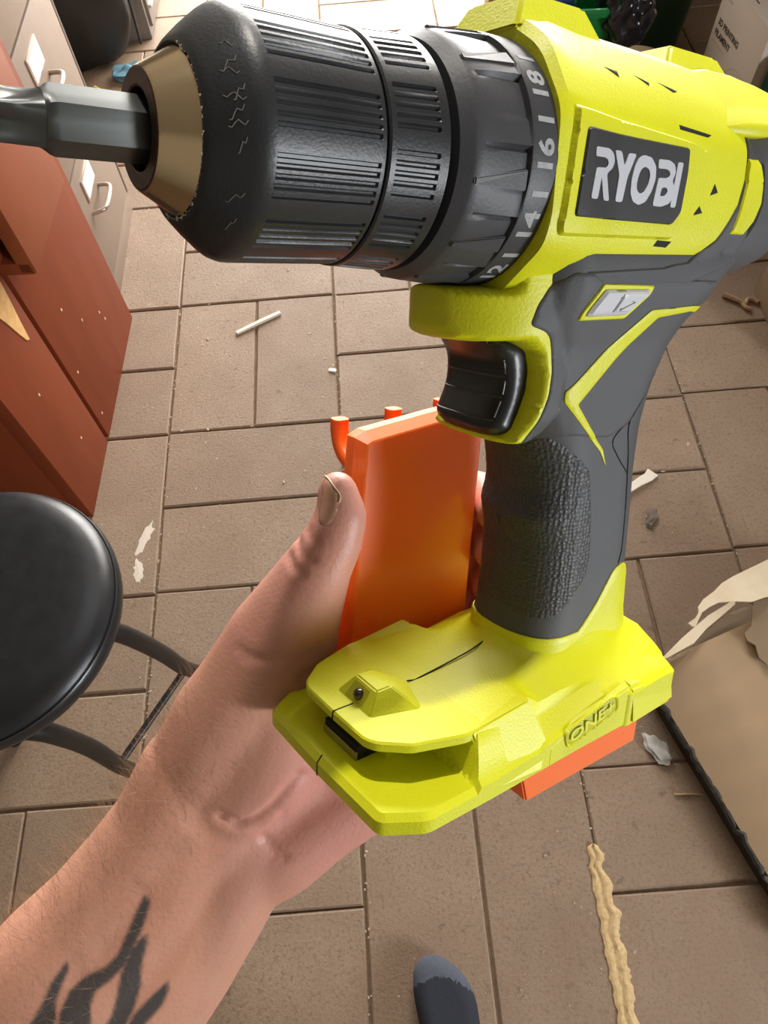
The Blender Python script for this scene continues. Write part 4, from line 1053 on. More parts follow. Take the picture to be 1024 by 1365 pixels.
# corner pads, badge
for s_ in (1, -1):
    prism('corner_pad', [(-52.0, 34.0 * s_, -168.2), (-79, 33.0 * s_, -168.2), (-79, 36.8 * s_, -168.2), (-52.0, 38.6 * s_, -168.2), (-51.0, 30.0 * s_, -152.2), (-75.6, 30.0 * s_, -155.0), (-76.2, 36.2 * s_, -156.2), (-50.6, 37.2 * s_, -153.4)], [(0, 1, 2, 3), (4, 5, 6, 7), (0, 1, 5, 4), (1, 2, 6, 5), (2, 3, 7, 6), (3, 0, 4, 7)], M_lime, foot, 0.0012)
    prism('side_block', [(14.6, 30.4 * s_, -148.4), (-8.0, 30.8 * s_, -145.6), (-12.5, 35.8 * s_, -158.0), (-10.0, 37.3 * s_, -167.6), (11.0, 37.3 * s_, -165.8), (14.6, 24.0 * s_, -150.5), (-9.5, 24.0 * s_, -147.0), (-13.5, 28.0 * s_, -167.0), (14, 26 * s_, -167)],
          [(0, 1, 6, 5), (0, 4, 3, 2, 1), (1, 2, 7, 6), (2, 3, 7), (0, 5, 8, 4), (3, 4, 8, 7), (5, 6, 7, 8)], M_lime, foot, 0.0006)
bf = bvh_of([foot])
def flatside(l): 
    return BVHTree.FromPolygons([Vector((-0.1, l, -0.2)), Vector((0.1, l, -0.2)), Vector((0.1, l, -0.1)), Vector((-0.1, l, -0.1))], [(0, 1, 2, 3)])
side_bvh = flatside(0.0368)
wall = prism('side_wall', [(-13.0, 34.0, -168.4), (-51.0, 34.0, -168.4), (-51.0, 34.0, -152.2), (-24.0, 34.0, -155.8), (-13.0, 34.0, -160.6), (-13.0, 36.8, -168.4), (-51.0, 36.8, -168.4), (-51.0, 36.8, -153.4), (-25.0, 36.8, -156.6), (-13.0, 36.8, -161.6)], [(0, 1, 2, 3, 4), (5, 6, 7, 8, 9), (0, 1, 6, 5), (1, 2, 7, 6), (2, 3, 8, 7), (3, 4, 9, 8), (4, 0, 5, 9)], M_lime, foot, 0.0007)
BD = roundp(mm([(-18.4, -158.2), (-43.6, -152.8), (-45.6, -160.0), (-21.0, -165.2)]), 0.0028, 6)
c_ = (sum(p[0] for p in BD) / len(BD), sum(p[1] for p in BD) / len(BD))
inner = [(c_[0] + (x - c_[0]) * 0.86, c_[1] + (y - c_[1]) * 0.72) for x, y in BD]; inner2 = [(c_[0] + (x - c_[0]) * 0.94, c_[1] + (y - c_[1]) * 0.86) for x, y in BD]
badge = conform('badge_rim', BD, side_bvh, 0.0006, M_lime, foot, step=0.0012, holes=[inner2], inset=0.0003)
conform('badge_field', inner2, side_bvh, 0.0001, mat('lime_badge', '#bcbe16', 0.45), badge, step=0.0014, inset=0.0002)
def badge_text():
    vs, fs = text_mesh('ONE+', 0.0072, 0.00012); th = math.atan2(-152.8 + 158.2, -43.6 + 18.4); ux, uy = math.cos(th), math.sin(th)
    # text runs towards the rear of the foot; its up direction stays up
    return mesh_obj('badge_letters', [(c_[0] + x * ux * 1.12 + y * 0.12, 0.0369 + 0.0006, c_[1] + x * uy * 1.12 + y * 0.80) for x, y, z in vs], fs, mat('lime_letter', '#dadd30', 0.4), badge)
badge_text()
# parting line of the clamshell along the foot
def line_on(name, pts, r=0.00022):
    tube(name, [(a / 1000, 0.0, u / 1000) for a, u in pts], r, M_black, foot, 6)
line_on('seam_line', [(-24.6, -136.8), (-22.0, -141.5), (-18.5, -143.6), (-12.0, -145.4), (0.0, -147.1), (11.0, -148.35), (14.0, -147.6)], 0.00026)
line_on('seam_line', [(34.4, -148.2), (41.5, -148.2), (41.9, -151.2)], 0.00026)
line_on('seam_line', [(45.2, -162.0), (46.9, -164.1), (47.0, -168.4)], 0.00026)

# clutch ring, chuck and bit
def clutch_r(x, th, r):
    d = 0.0
    if 0.0085 < x < 0.0215:
        t = (th - 74.0) % 30.5
        if t < 12.0: d = 0.0011 * max(0, min(1, (0.0215 - x) / 0.012)) * (0.35 + 0.65 * t / 12.0)
        elif t < 13.2: d = -0.0006
    return r + d
cl_prof = [(-0.004, 0.0270), (0.0, 0.0288), (0.0003, 0.0290), (0.0078, 0.0290), (0.0084, 0.0288), (0.0088, 0.0276), (0.0092, 0.0277), (0.0105, 0.0277), (0.013, 0.0277), (0.016, 0.0277), (0.019, 0.0276), (0.0215, 0.0275), (0.0234, 0.0272), (0.0240, 0.0268), (0.0266, 0.0250), (0.0268, 0.0222), (0.0300, 0.0218)]
clutch = lathe_x('clutch_ring', cl_prof, M_clutch, drill, n=240, rf=clutch_r, smooth=28)
# raised finger ridges of the clutch ring
for k in range(12):
    th0 = 89 + 12.5 + 30.5 * k
    if th0 - 89 > 340: continue
    vs = []; 
    for (x, dth, h) in ((0.0088, -6.5, 0.0010), (0.0088, 2.5, 0.0014), (0.0235, 2.5, 0.0001), (0.0235, -1.0, 0.0001), (0.0088, -6.5, -0.001), (0.0088, 2.5, -0.001), (0.0235, 2.5, -0.001), (0.0235, -1.0, -0.001)):
        a = math.radians(th0 + dth); r = 0.0276 + h; vs.append((x * 1000, r * math.sin(a) * 1000, r * math.cos(a) * 1000))
    prism('ridge', vs, [(0, 1, 2, 3), (4, 5, 6, 7), (0, 1, 5, 4), (1, 2, 6, 5), (2, 3, 7, 6), (3, 0, 4, 7)], M_clutch, clutch, 0.0003)
def wrap(vs, th_c, x_c, r=0.02908):
    out = []
    for x, y, z in vs:
        a = math.radians(th_c) - x / r; out.append((x_c + y, r * math.sin(a), r * math.cos(a)))
    return out
for body, th in (('18', 58.5), ('16', 89.0), ('14', 119.5), ('12', 149.5)):
    vs, fs = text_mesh(body, 0.0068, 0.00022)
    for v in range(len(vs)): vs[v] = (vs[v][0] * 1.12, vs[v][1], 0)
    mesh_obj('torque_number', wrap(vs, th, 0.0041), fs, M_mark, clutch)
for th in (74.0, 104.6, 135.4, 43.5):
    vs = []; fs = []
    for k in range(5):
        for y in (-0.0026, 0.0026): vs.append(((k - 2) * 0.0003, y, 0))
    for k in range(4): fs.append((2 * k, 2 * k + 1, 2 * k + 3, 2 * k + 2))
    mesh_obj('torque_tick', wrap(vs, th, 0.0042), fs, M_mark, clutch)
def grooves(x0, x1, off, sp, half, depth, pitch):
    def f(x, th, r):
        if not (x0 <= x <= x1): return r
        t = (th - off + pitch / 2) % pitch - pitch / 2
        if abs(t) > half + 0.9: return r
        q = abs((t + half) % sp - 0) ; q = min(q, sp - q)
        return r - depth * (1 if q < sp * 0.19 else 0.4 if q < sp * 0.25 else 0)
    return f
chuck = empty('chuck'); chuck.parent = drill
s2p = [(0.0285, 0.0222), (0.0288, 0.0246), (0.0292, 0.0250), (0.0305, 0.0250), (0.0316, 0.0250), (0.0320, 0.0250), (0.0422, 0.0243), (0.0426, 0.0243), (0.0438, 0.0242), (0.0442, 0.0238), (0.0443, 0.0225)]
lathe_x('rear_sleeve', s2p, M_chuck, chuck, n=720, rf=grooves(0.0318, 0.0424, 103.0, 4.6, 9.2, 0.0007, 30.0), smooth=28)
s1p = [(0.0442, 0.0222), (0.0445, 0.0234), (0.0449, 0.0238), (0.0458, 0.02385), (0.0462, 0.02385), (0.0562, 0.0239), (0.0690, 0.0239), (0.0694, 0.0239), (0.0708, 0.0238), (0.0722, 0.0233), (0.0734, 0.0225), (0.0765, 0.0199), (0.0786, 0.0179), (0.0794, 0.0171), (0.0800, 0.0163), (0.0802, 0.0157), (0.0797, 0.0152), (0.0780, 0.0146)]
lathe_x('front_sleeve', s1p, M_chuck, chuck, n=720, rf=grooves(0.0460, 0.0692, 79.5, 4.4, 8.8, 0.0006, 30.0), smooth=28)
lathe_x('chuck_cone', [(0.0760, 0.0150), (0.0800, 0.0150), (0.0803, 0.0147), (0.0862, 0.0112), (0.0866, 0.0108)], M_cone, chuck, n=96, smooth=20, closed=False)
lathe_x('jaw_face', [(0.0866, 0.0108), (0.0868, 0.0104), (0.0868, 0.0078), (0.0866, 0.0074), (0.0820, 0.0070), (0.0818, 0.0005)], M_face, chuck, n=96, smooth=20, closed=False)
for k in range(3):
    a = math.radians(30 + 120 * k); c, s_ = math.cos(a), math.sin(a)
    M = Matrix(((1, 0, 0, 0), (0, c, -s_, 0), (0, s_, c, 0), (0, 0, 0, 1)))
    box('jaw', (0.0790, 0.0042, -0.0022), (0.0850, 0.0074, 0.0022), M_dark, chuck, 0.0004, M=M)
rr = random.Random(4); bm = bmesh.new()
for k in range(70):
    th = rr.uniform(20, 200) if k > 12 else rr.uniform(95, 175); a = math.radians(th); r = 0.0152 + rr.uniform(0, 0.0006); s_ = rr.uniform(0.00012, 0.00034)
    q = bmesh.ops.create_icosphere(bm, subdivisions=1, radius=s_)
    for v in q['verts']: v.co += Vector((0.0801, r * math.sin(a), r * math.cos(a)))
o = bm_obj('grit', bm, mat('pale_grit', '#bfb8ad', 0.7), chuck); o['kind'] = 'stuff'
# scuffs scraped on the nose of the chuck
M_scuff = mat('pale_scuff', '#6a6762', 0.8, col2='#5f5c57', nscale=900)
def scuff(th, x0, x1, dth):
    vs = []; n = 7
    prof = [(0.0722, 0.0233), (0.0734, 0.0225), (0.0765, 0.0199), (0.0786, 0.0179), (0.0794, 0.0171)]
    def rad(x):
        for (xa, ra), (xb, rb) in zip(prof, prof[1:]):
            if xa <= x <= xb: return ra + (rb - ra) * (x - xa) / (xb - xa)
        return 0.0233 if x < 0.073 else 0.0171
    out = []
    for k in range(n):
        t = k / (n - 1); x = x0 + (x1 - x0) * t; a = math.radians(th + dth * t + 1.5 * math.sin(t * 9)); r = rad(x) + 0.00005
        out.append((x, r * math.sin(a), r * math.cos(a)))
    return tube('scuff', out, 0.00011, M_scuff, chuck, 5)
for th, x0, x1, d in ((58, 0.0745, 0.0770, 5), (66, 0.0746, 0.0772, -4), (72, 0.0742, 0.0760, 6), (78, 0.0742, 0.0774, -3), (81, 0.0746, 0.0768, 6), (88, 0.0742, 0.0770, 2), (95, 0.0744, 0.0756, 7), (52, 0.0744, 0.0762, -5), (120, 0.0740, 0.0764, 8), (135, 0.0742, 0.0752, 10)): scuff(th, x0, x1, d)
# hex driver bit
bit = empty('driver_bit'); bit.parent = drill
def hexrod(name, secs, m, parent, rot=0.0, nn=6):
    vs, fs = [], []
    for x, r, mix in secs:
        for k in range(24):
            th = 2 * math.pi * k / 24 + rot; kk = (k % 4) / 4 * math.pi / 3 - math.pi / 6 if False else ((2 * math.pi * k / 24) % (math.pi / 3)) - math.pi / 6
            rh = r / math.cos(kk) * math.cos(math.pi / 6) * 1.08; rr_ = rh * mix + r * (1 - mix)
            vs.append((x, rr_ * math.sin(th), rr_ * math.cos(th)))
    for i in range(len(secs) - 1):
        for k in range(24): fs.append((i * 24 + k, i * 24 + (k + 1) % 24, (i + 1) * 24 + (k + 1) % 24, (i + 1) * 24 + k))
    fs.append(tuple(range(24))); fs.append(tuple((len(secs) - 1) * 24 + k for k in range(24))[::-1])
    bm = bmesh.new(); bv = [bm.verts.new(q) for q in vs]
    for f in fs: bm.faces.new([bv[i] for i in f])
    return bm_obj(name, bm, m, parent, smooth=25)
hexrod('shank', [(0.074, 0.0056, 1), (0.1020, 0.0056, 1), (0.1030, 0.0054, 0.7), (0.1036, 0.0052, 0.1), (0.1041, 0.0050, 0)], M_bit, bit, math.radians(8))
def cross_tip():
    vs, fs = [], []; n = 48; secs = 9
    for i in range(secs):
        t = i / (secs - 1); x = 0.1038 + 0.0235 * t
        for k in range(n):
            th = 2 * math.pi * k / n; w = abs(math.cos(2 * (th - 0.5))) ; fl = 0.0036 * (min(1, t * 1.6) ** 0.5) * (w ** 1.2)
            r = 0.0050 * (1 - 0.25 * t * t) - fl; vs.append((x, r * math.sin(th), r * math.cos(th)))
    for i in range(secs - 1):
        for k in range(n): fs.append((i * n + k, i * n + (k + 1) % n, (i + 1) * n + (k + 1) % n, (i + 1) * n + k))
    fs.append(tuple((secs - 1) * n + k for k in range(n))[::-1]); fs.append(tuple(range(n)))
    bm = bmesh.new(); bv = [bm.verts.new(q) for q in vs]
    for f in fs: bm.faces.new([bv[i] for i in f])
    return bm_obj('cross_tip', bm, M_bit, bit, smooth=50)
cross_tip()

# ------------------------------------------------------------------ orange printed tool holder behind and under the drill
M_or = mat('orange_print', '#ff7420', 0.40, col2='#fc6a18', nscale=30, bump=0.10, bscale=900, sss=0.25)
def or_mat():
    m = mat('orange_layers', '#ff7420', 0.40, sss=0.35, coat=0.42)
    nt = m.node_tree; N = nt.nodes; L = nt.links; b = N['Principled BSDF']; b.inputs['Coat Roughness'].default_value = 0.06
    tc = N.new('ShaderNodeTexCoord'); w = N.new('ShaderNodeTexWave'); w.bands_direction = 'X'; w.inputs['Scale'].default_value = 420; w.inputs['Distortion'].default_value = 0.4
    L.new(tc.outputs['Object'], w.inputs['Vector'])
    w2 = N.new('ShaderNodeTexNoise'); w2.inputs['Scale'].default_value = 260; L.new(tc.outputs['Object'], w2.inputs['Vector'])
    ad = N.new('ShaderNodeMath'); ad.operation = 'ADD'; L.new(w.outputs['Fac'], ad.inputs[0]); L.new(w2.outputs['Fac'], ad.inputs[1])
    bp_ = N.new('ShaderNodeBump'); bp_.inputs['Strength'].default_value = 0.12; bp_.inputs['Distance'].default_value = 0.0003
    L.new(ad.outputs[0], bp_.inputs['Height']); L.new(bp_.outputs['Normal'], b.inputs['Normal'])
    bc = N.new('ShaderNodeBump'); bc.inputs['Strength'].default_value = 0.02; bc.inputs['Distance'].default_value = 0.0003
    L.new(ad.outputs[0], bc.inputs['Height']); L.new(bc.outputs['Normal'], b.inputs['Coat Normal']); return m
M_orl = or_mat()
hold = empty('tool_holder', DM)
tag(hold, 'bright orange printed tool holder plate with small hooks, gripped by the hand', 'tool holder')
def plate_mesh():
    P = mm([(1.0, -82.6), (-1.2, -81.6), (-30, -78.2), (-47.5, -76.4), (-51.6, -80.2), (-49.8, -140), (-48.6, -181), (8.6, -181), (6.8, -158)])
    n = len(P); cxx = sum(p[0] for p in P) / n; cyy = sum(p[1] for p in P) / n
    def off(d): # shrink towards the inside
        out = []
        for i in range(n):
            a, p, b = Vector(P[i - 1]), Vector(P[i]), Vector(P[(i + 1) % n])
            e1 = (p - a).normalized(); e2 = (b - p).normalized(); n1 = Vector((-e1.y, e1.x)); n2 = Vector((-e2.y, e2.x)); nn_ = (n1 + n2).normalized(); s_ = d / max(0.3, nn_.dot(n1))
            out.append(p + nn_ * s_)
        return out
    A = off(0.0)
    big = off(-0.0030)
    loops = [(big, -0.0508), (big, -0.0462), (off(-0.0002), -0.0423), (off(0.0004), -0.0420)]
    vs, fs = [], []
    for L_, l in loops: vs += [(q.x, l, q.y) for q in L_]
    for k in range(3):
        for i in range(n): fs.append((k * n + i, k * n + (i + 1) % n, (k + 1) * n + (i + 1) % n, (k + 1) * n + i))
    fs.append(tuple(range(n))); fs.append(tuple(3 * n + i for i in range(n))[::-1])
    bm = bmesh.new(); bv = [bm.verts.new(q) for q in vs]
    for f in fs: bm.faces.new([bv[i] for i in f])
    bmesh.ops.recalc_face_normals(bm, faces=bm.faces)
    return bm_obj('back_plate', bm, M_orl, hold)
plate_mesh()
for a0 in (0.2, -23.6, -47.0):
    dz = (3.0 - a0) * 0.055
    pts = [(a0, -50, -92 + dz), (a0, -55.5, -90.5 + dz), (a0, -59.5, -86.5 + dz), (a0, -61.0, -81.5 + dz), (a0, -61.0, -77.4 + dz)]
    P = smooth_path([tuple(c / 1000 for c in p) for p in pts], 4); vs, fs = [], []; n = len(P)
    for i, p in enumerate(P):
        t = (P[min(i + 1, n - 1)] - P[max(i - 1, 0)]).normalized(); sd = Vector((1, 0, 0)); nr = t.cross(sd).normalized()
        w, h = 0.0029, 0.0026
        for (sx, sy) in ((-1, -.6), (-.6, -1), (.6, -1), (1, -.6), (1, .6), (.6, 1), (-.6, 1), (-1, .6)): vs.append(p + sd * w * sx + nr * h * sy)
    for i in range(n - 1):
        for k in range(8): fs.append((i * 8 + k, i * 8 + (k + 1) % 8, i * 8 + 8 + (k + 1) % 8, i * 8 + 8 + k))
    fs.append(tuple(range(8))[::-1]); fs.append(tuple((n - 1) * 8 + k for k in range(8)))
    bm = bmesh.new(); bv = [bm.verts.new(q) for q in vs]
    for f in fs: bm.faces.new([bv[i] for i in f])
    bm_obj('hook', bm, M_or, hold, smooth=50)
prism('foot_rail', [(-7.5, 34.6, -180.5), (-7.5, -46, -180.5), (-62, -46, -180.5), (-62, 34.6, -180.5), (-4.0, 34.6, -169.4), (-4.0, -46, -169.4), (-62, -46, -169.4), (-62, 34.6, -169.4)], [(0, 1, 2, 3), (4, 5, 6, 7), (0, 1, 5, 4), (1, 2, 6, 5), (2, 3, 7, 6), (3, 0, 4, 7)], M_or, hold, 0.0006)

# ------------------------------------------------------------------ the person: bare left arm holding the holder, and one socked foot
person = empty('person', loc=(0.035, -0.25, 0.0))
tag(person, 'person in dark socks with tattooed bare left forearm holding the orange holder', 'person')
CH = {
'thumb':[(-14.7,125.7,1141.9,6.7),(-14.2,118.8,1136.9,8.7),(-18.0,112.6,1131.1,10.2),(-23.6,106.6,1125.5,11.6),(-31.8,98.8,1116.6,13.8),(-42.2,90.4,1105.0,16.2),(-54.1,78.6,1089.2,18.4),(-64.8,70.4,1076.6,20.0),(-75.3,60.2,1064.0,19.8)],
'thumbside':[(-23.6,106.6,1125.5,11.6),(-29.6,97.6,1112.4,12.9),(-36.1,88.5,1097.0,15.5),(-41.8,78.5,1081.1,18.3)],
'thenar':[(-42.2,90.4,1105.0,15.7),(-44.6,76.8,1077.9,22.3),(-53.6,61.7,1061.5,24.0),(-67.6,48.4,1048.3,22.1),(-74.6,41.5,1042.2,21.1)],
'thenar2':[(-36.5,84.4,1078.7,17.5),(-39.3,66.4,1060.6,19.1),(-52.8,52.7,1049.5,18.1)],
'hypo':[(-5.0,68.5,1038.9,20.4),(-21.9,49.8,1034.2,20.1),(-37.4,41.1,1033.9,19.8),(-52.8,31.4,1031.9,20.2),(-67.9,27.1,1030.7,21.3)],
'palm1':[(-74.4,44.1,1043.6,20.5),(-47.8,70.8,1043.6,18.4),(-22.4,107.3,1052.6,13.9)],
'palm2':[(-69.5,36.1,1038.0,20.6),(-33.3,65.0,1037.0,19.2),(-8.6,105.0,1044.4,13.6)],
'palm3':[(-67.3,30.9,1033.9,20.7),(-24.8,56.3,1032.1,18.6),(5.2,97.3,1035.5,13.1)],
'palm4':[(-61.8,28.0,1031.2,19.6),(-15.6,55.8,1030.7,18.0),(19.3,88.8,1026.2,12.6)],
'palm5':[(-38.1,88.1,1067.0,14.7),(-22.4,107.3,1052.6,13.3),(-8.6,105.0,1044.4,13.6),(5.2,97.3,1035.5,13.1),(19.3,88.8,1026.2,12.6)],
'radial':[(-82.3,55.9,1060.5,18.8),(-93.4,39.8,1045.8,21.1),(-107.7,25.7,1035.6,22.4),(-124.6,10.4,1024.8,24.1),(-142.9,-3.3,1016.0,25.9),(-176.2,-31.9,994.3,29.4),(-206.0,-68.0,968.0,35.0)],
'ulnar':[(-60.1,30.5,1032.6,20.2),(-69.6,25.8,1032.2,21.8),(-79.0,13.6,1025.4,22.4),(-93.8,-3.4,1015.9,23.6),(-108.9,-17.9,1006.7,25.4),(-135.9,-45.4,985.6,28.8),(-180.0,-80.0,963.0,34.0)],
'mid':[(-71.7,38.6,1041.7,21.6),(-81.4,32.6,1039.4,22.1),(-92.5,19.6,1031.1,23.1),(-109.1,3.4,1020.8,24.6),(-125.5,-10.2,1012.1,26.5),(-155.8,-38.6,990.6,30.5),(-188.8,-70.4,967.0,34.1)],
'elbow':[(-176.2,-31.9,994.3,29.4),(-196.0,-74.0,967.0,37.0)],
'elbow2':[(-135.9,-45.4,985.6,28.8),(-196.0,-74.0,967.0,37.0),(-232.0,-104.0,946.0,40.0)],
'fill1':[(-32.8, 60.9, 1042.7, 20.0), (-45.8, 48.3, 1037.9, 19.8), (-59.7, 37.1, 1035.1, 20.8)],
'fill2':[(-33.4, 74.8, 1059.6, 18.8), (-25.9, 55.5, 1037.3, 19.5), (-34.3, 43.6, 1034.2, 18.7)],
'web1':[(-87.1,45.4,1051.2,20.1),(-74.4,41.4,1043.2,21.6),(-62.6,33.2,1035.2,20.7)],
'index':[(-22.4,107.3,1052.6,13.9),(8.4,149.3,1088.0,9.6),(29.1,158.2,1084.1,9.0),(41.8,153.2,1085.3,8.6),(43.5,141.8,1092.4,7.8),(42.5,137.5,1094.9,6.8)],
'middle':[(-8.6,105.0,1044.4,13.6),(8.8,141.7,1073.3,9.8),(28.2,147.2,1068.5,9.2),(40.7,141.9,1071.4,8.8),(42.1,130.9,1079.4,8.0),(41.2,126.9,1082.3,7.0)],
'ring':[(5.2,97.3,1035.5,13.1),(10.3,132.1,1058.8,9.2),(28.0,136.2,1054.1,8.8),(39.1,131.1,1056.9,8.2),(39.8,122.0,1064.1,7.4),(39.6,117.9,1067.1,6.4)],
'pinky':[(19.3,88.8,1026.2,12.6),(11.5,121.7,1047.6,8.0),(25.8,123.6,1044.0,7.6),(35.8,119.9,1045.8,7.0),(38.4,112.9,1051.6,6.4),(39.3,110.5,1053.5,5.6)],
}
W0 = Vector((-0.0738, 0.0385, 1.0679)); E1 = Vector((0.574, 0.6984, 0.4276)); E2 = Vector((-0.8187, 0.5, 0.2824)); EN = Vector((-0.0166, -0.5121, 0.8587))
INK = [[(-35.0, 3.4), (-36.6, 1.0), (-44.3, -0.9), (-51.2, -1.8), (-59.7, -2.4), (-67.1, -0.5), (-72.4, 2.0), (-78.0, 0.9), (-88.3, -5.2), (-94.0, 4.4), (-86.2, 8.2), (-78.0, 9.2), (-71.0, 7.1), (-63.9, 2.5), (-58.0, 1.0), (-49.8, 2.0), (-41.6, 3.1)], [(-47.0, -3.7), (-49.1, -5.3), (-56.7, -7.4), (-64.5, -11.1), (-73.3, -13.3), (-81.3, -13.6), (-85.4, -7.9), (-78.8, -8.4), (-71.1, -6.5), (-62.8, -3.5), (-55.8, -2.6), (-50.7, -2.7)], [(-69.9, 15.7), (-71.5, 14.2), (-78.0, 13.5), (-84.8, 12.1), (-88.3, 9.5), (-94.5, 7.2), (-99.7, 15.9), (-93.1, 15.4), (-85.5, 15.4), (-78.5, 16.3)], [(-59.0, -19.2), (-60.7, -20.5), (-65.9, -21.3), (-71.6, -20.3), (-79.1, -18.4), (-81.3, -14.8), (-73.4, -15.2), (-66.0, -17.1)]]
CREASE = [([(30.8, -22.6), (25.0, -21.2), (16.1, -19.7), (8.8, -16.7), (5.1, -12.7), (4.4, -8.3), (3.9, -5.5)], 2.0, 2.0), ([(14.1, -24.6), (10.3, -25.5), (6.5, -22.9), (4.5, -17.9), (3.0, -11.5)], 0.8, 1.6), ([(-2.0, -33.9), (-1.8, -30.1), (0.2, -25.3), (2.2, -22.3)], 0.8, 1.6)]
NAIL = [(128.2, 22.3), (122.5, 19.7), (117.2, 17.5), (115.1, 16.1), (114.3, 14.1), (115.8, 12.6), (119.0, 11.8), (123.6, 13.3), (125.7, 14.1), (127.2, 17.3), (128.5, 20.7)]
NAIL_TIP = 125.7
CREASES = CREASE + [([(100.1, 18.7), (98.7, 17.1), (97.5, 14.4), (98.2, 12.4)], 1.0, 1.3), ([(106.3, 19.6), (103.7, 17.0), (102.9, 13.8), (103.8, 11.0)], 0.8, 1.2), ([(110.8, 17.7), (108.8, 15.4), (108.8, 13.1)], 0.5, 1.0), ([(64.6, 17.7), (66.2, 10.1), (70.1, 2.3), (76.1, -4.3), (81.2, -7.0), (84.4, -8.7)], 0.5, 1.6), ([(62.9, 14.6), (65.9, 7.0), (69.7, -0.8), (76.8, -6.7)], 0.4, 1.4), ([(66.1, -5.1), (71.2, -9.4), (77.1, -11.8)], 0.9, 1.6)]

def skin_mat():
    m = mat('skin', '#cb9882', 0.48, col2='#bf8770', nscale=28, namt=0.25, bump=0.35, bscale=620, sss=0.12, detail=8)
    nt = m.node_tree; N = nt.nodes; L = nt.links; b = N['Principled BSDF']
    src = b.inputs['Base Color'].links[0].from_socket
    a1 = N.new('ShaderNodeAttribute'); a1.attribute_name = 'flush'
    m1 = N.new('ShaderNodeMix'); m1.data_type = 'RGBA'; m1.inputs[7].default_value = (*lin('#c98a80'), 1); L.new(a1.outputs['Fac'], m1.inputs[0]); L.new(src, m1.inputs[6])
    a2 = N.new('ShaderNodeAttribute'); a2.attribute_name = 'ink'
    m2 = N.new('ShaderNodeMix'); m2.data_type = 'RGBA'; m2.inputs[7].default_value = (*lin('#323b3e'), 1); L.new(a2.outputs['Fac'], m2.inputs[0]); L.new(m1.outputs[2], m2.inputs[6])
    L.new(m2.outputs[2], b.inputs['Base Color'])
    return m
M_skin = skin_mat()
def round_cone(bm, p, r, q, s, n=20):
    d = (q - p); L = d.length; z = d.normalized(); x = z.orthogonal().normalized(); y = z.cross(x)
    ca = max(-0.95, min(0.95, (r - s) / L)); al = math.acos(ca)
    rings = []
    for k in range(1, 7):
        t = math.pi - (math.pi - al) * k / 6; rings.append((p + z * r * math.cos(t), r * math.sin(t)))
    for k in range(0, 6):
        t = al * (1 - k / 6); rings.append((q + z * s * math.cos(t), s * math.sin(t)))
    a = bm.verts.new(p - z * r); e = bm.verts.new(q + z * s); R = []
    for c, rr_ in rings: R.append([bm.verts.new(c + (x * math.cos(2 * math.pi * k / n) + y * math.sin(2 * math.pi * k / n)) * rr_) for k in range(n)])
    for k in range(n):
        bm.faces.new((a, R[0][(k + 1) % n], R[0][k])); bm.faces.new((e, R[-1][k], R[-1][(k + 1) % n]))
    for i in range(len(R) - 1):
        for k in range(n): bm.faces.new((R[i][k], R[i][(k + 1) % n], R[i + 1][(k + 1) % n], R[i + 1][k]))
def build_arm():
    bm = bmesh.new()
    for nm, c in CH.items():
        for a, b in zip(c, c[1:]): round_cone(bm, Vector(a[:3]) / 1000, a[3] / 1000, Vector(b[:3]) / 1000, b[3] / 1000)
    o = bm_obj('arm', bm, M_skin, None, recalc=False)
    md = o.modifiers.new('r', 'REMESH'); md.mode = 'VOXEL'; md.voxel_size = 0.0014
    ms = o.modifiers.new('s', 'SMOOTH'); ms.factor = 0.5; ms.iterations = 16
    dg = bpy.context.evaluated_depsgraph_get(); me = bpy.data.meshes.new_from_object(o.evaluated_get(dg))
    bpy.data.objects.remove(o)
    # creases pressed into the surface; ink and flush of the palm as vertex attributes in the arm's own frame
    ink = []; fl = []; moves = []
    for v in me.vertices:
        q = v.co - W0; x, y, h = q.dot(E1) * 1000, q.dot(E2) * 1000, q.dot(EN) * 1000; nz = v.normal.dot(EN)
        k = 0.0
        if x < -28 and nz > -0.2:
            for P in INK:
                d = dist_poly(x, y, P); ins = pip(x, y, P); d = -d if ins else d
                k = max(k, max(0, min(1, 0.9 - d / 1.3)))
        ink.append(k * 0.93)
        f = max(0, min(1, (-2 - y) / 22)) * max(0, min(1, (x + 30) / 40)) if x < 90 else 0.3
        fl.append(0.75 * f + (0.35 if x > 60 else 0))
        if nz > -0.1 and x > -10:
            D = 0
            for P, dep, w in CREASES:
                b0 = min(p[0] for p in P) - 6; b1 = max(p[0] for p in P) + 6
                if not b0 < x < b1: continue
                best = 1e9
                for i in range(len(P) - 1):
                    x1, y1 = P[i]; x2, y2 = P[i + 1]; dx, dy = x2 - x1, y2 - y1; t = max(0, min(1, ((x - x1) * dx + (y - y1) * dy) / (dx * dx + dy * dy)))
                    best = min(best, math.hypot(x - x1 - t * dx, y - y1 - t * dy))
                D += dep * math.exp(-(best / w) ** 2)
            if D: moves.append((v.index, v.normal.copy() * (-D / 1000)))
    for i, d in moves: me.vertices[i].co += d
    for nm, vals in (('ink', ink), ('flush', fl)):
        at = me.attributes.new(nm, 'FLOAT', 'POINT'); at.data.foreach_set('value', vals)
    me.polygons.foreach_set('use_smooth', [True] * len(me.polygons)); me.update()
    a = bpy.data.objects.new('arm', me); COL.objects.link(a); a.parent = person
    a.matrix_parent_inverse = Matrix.Translation(-Vector(person.location))
    if not me.materials: me.materials.append(M_skin)
    return a
arm = build_arm()
b_arm = bvh_of([arm])
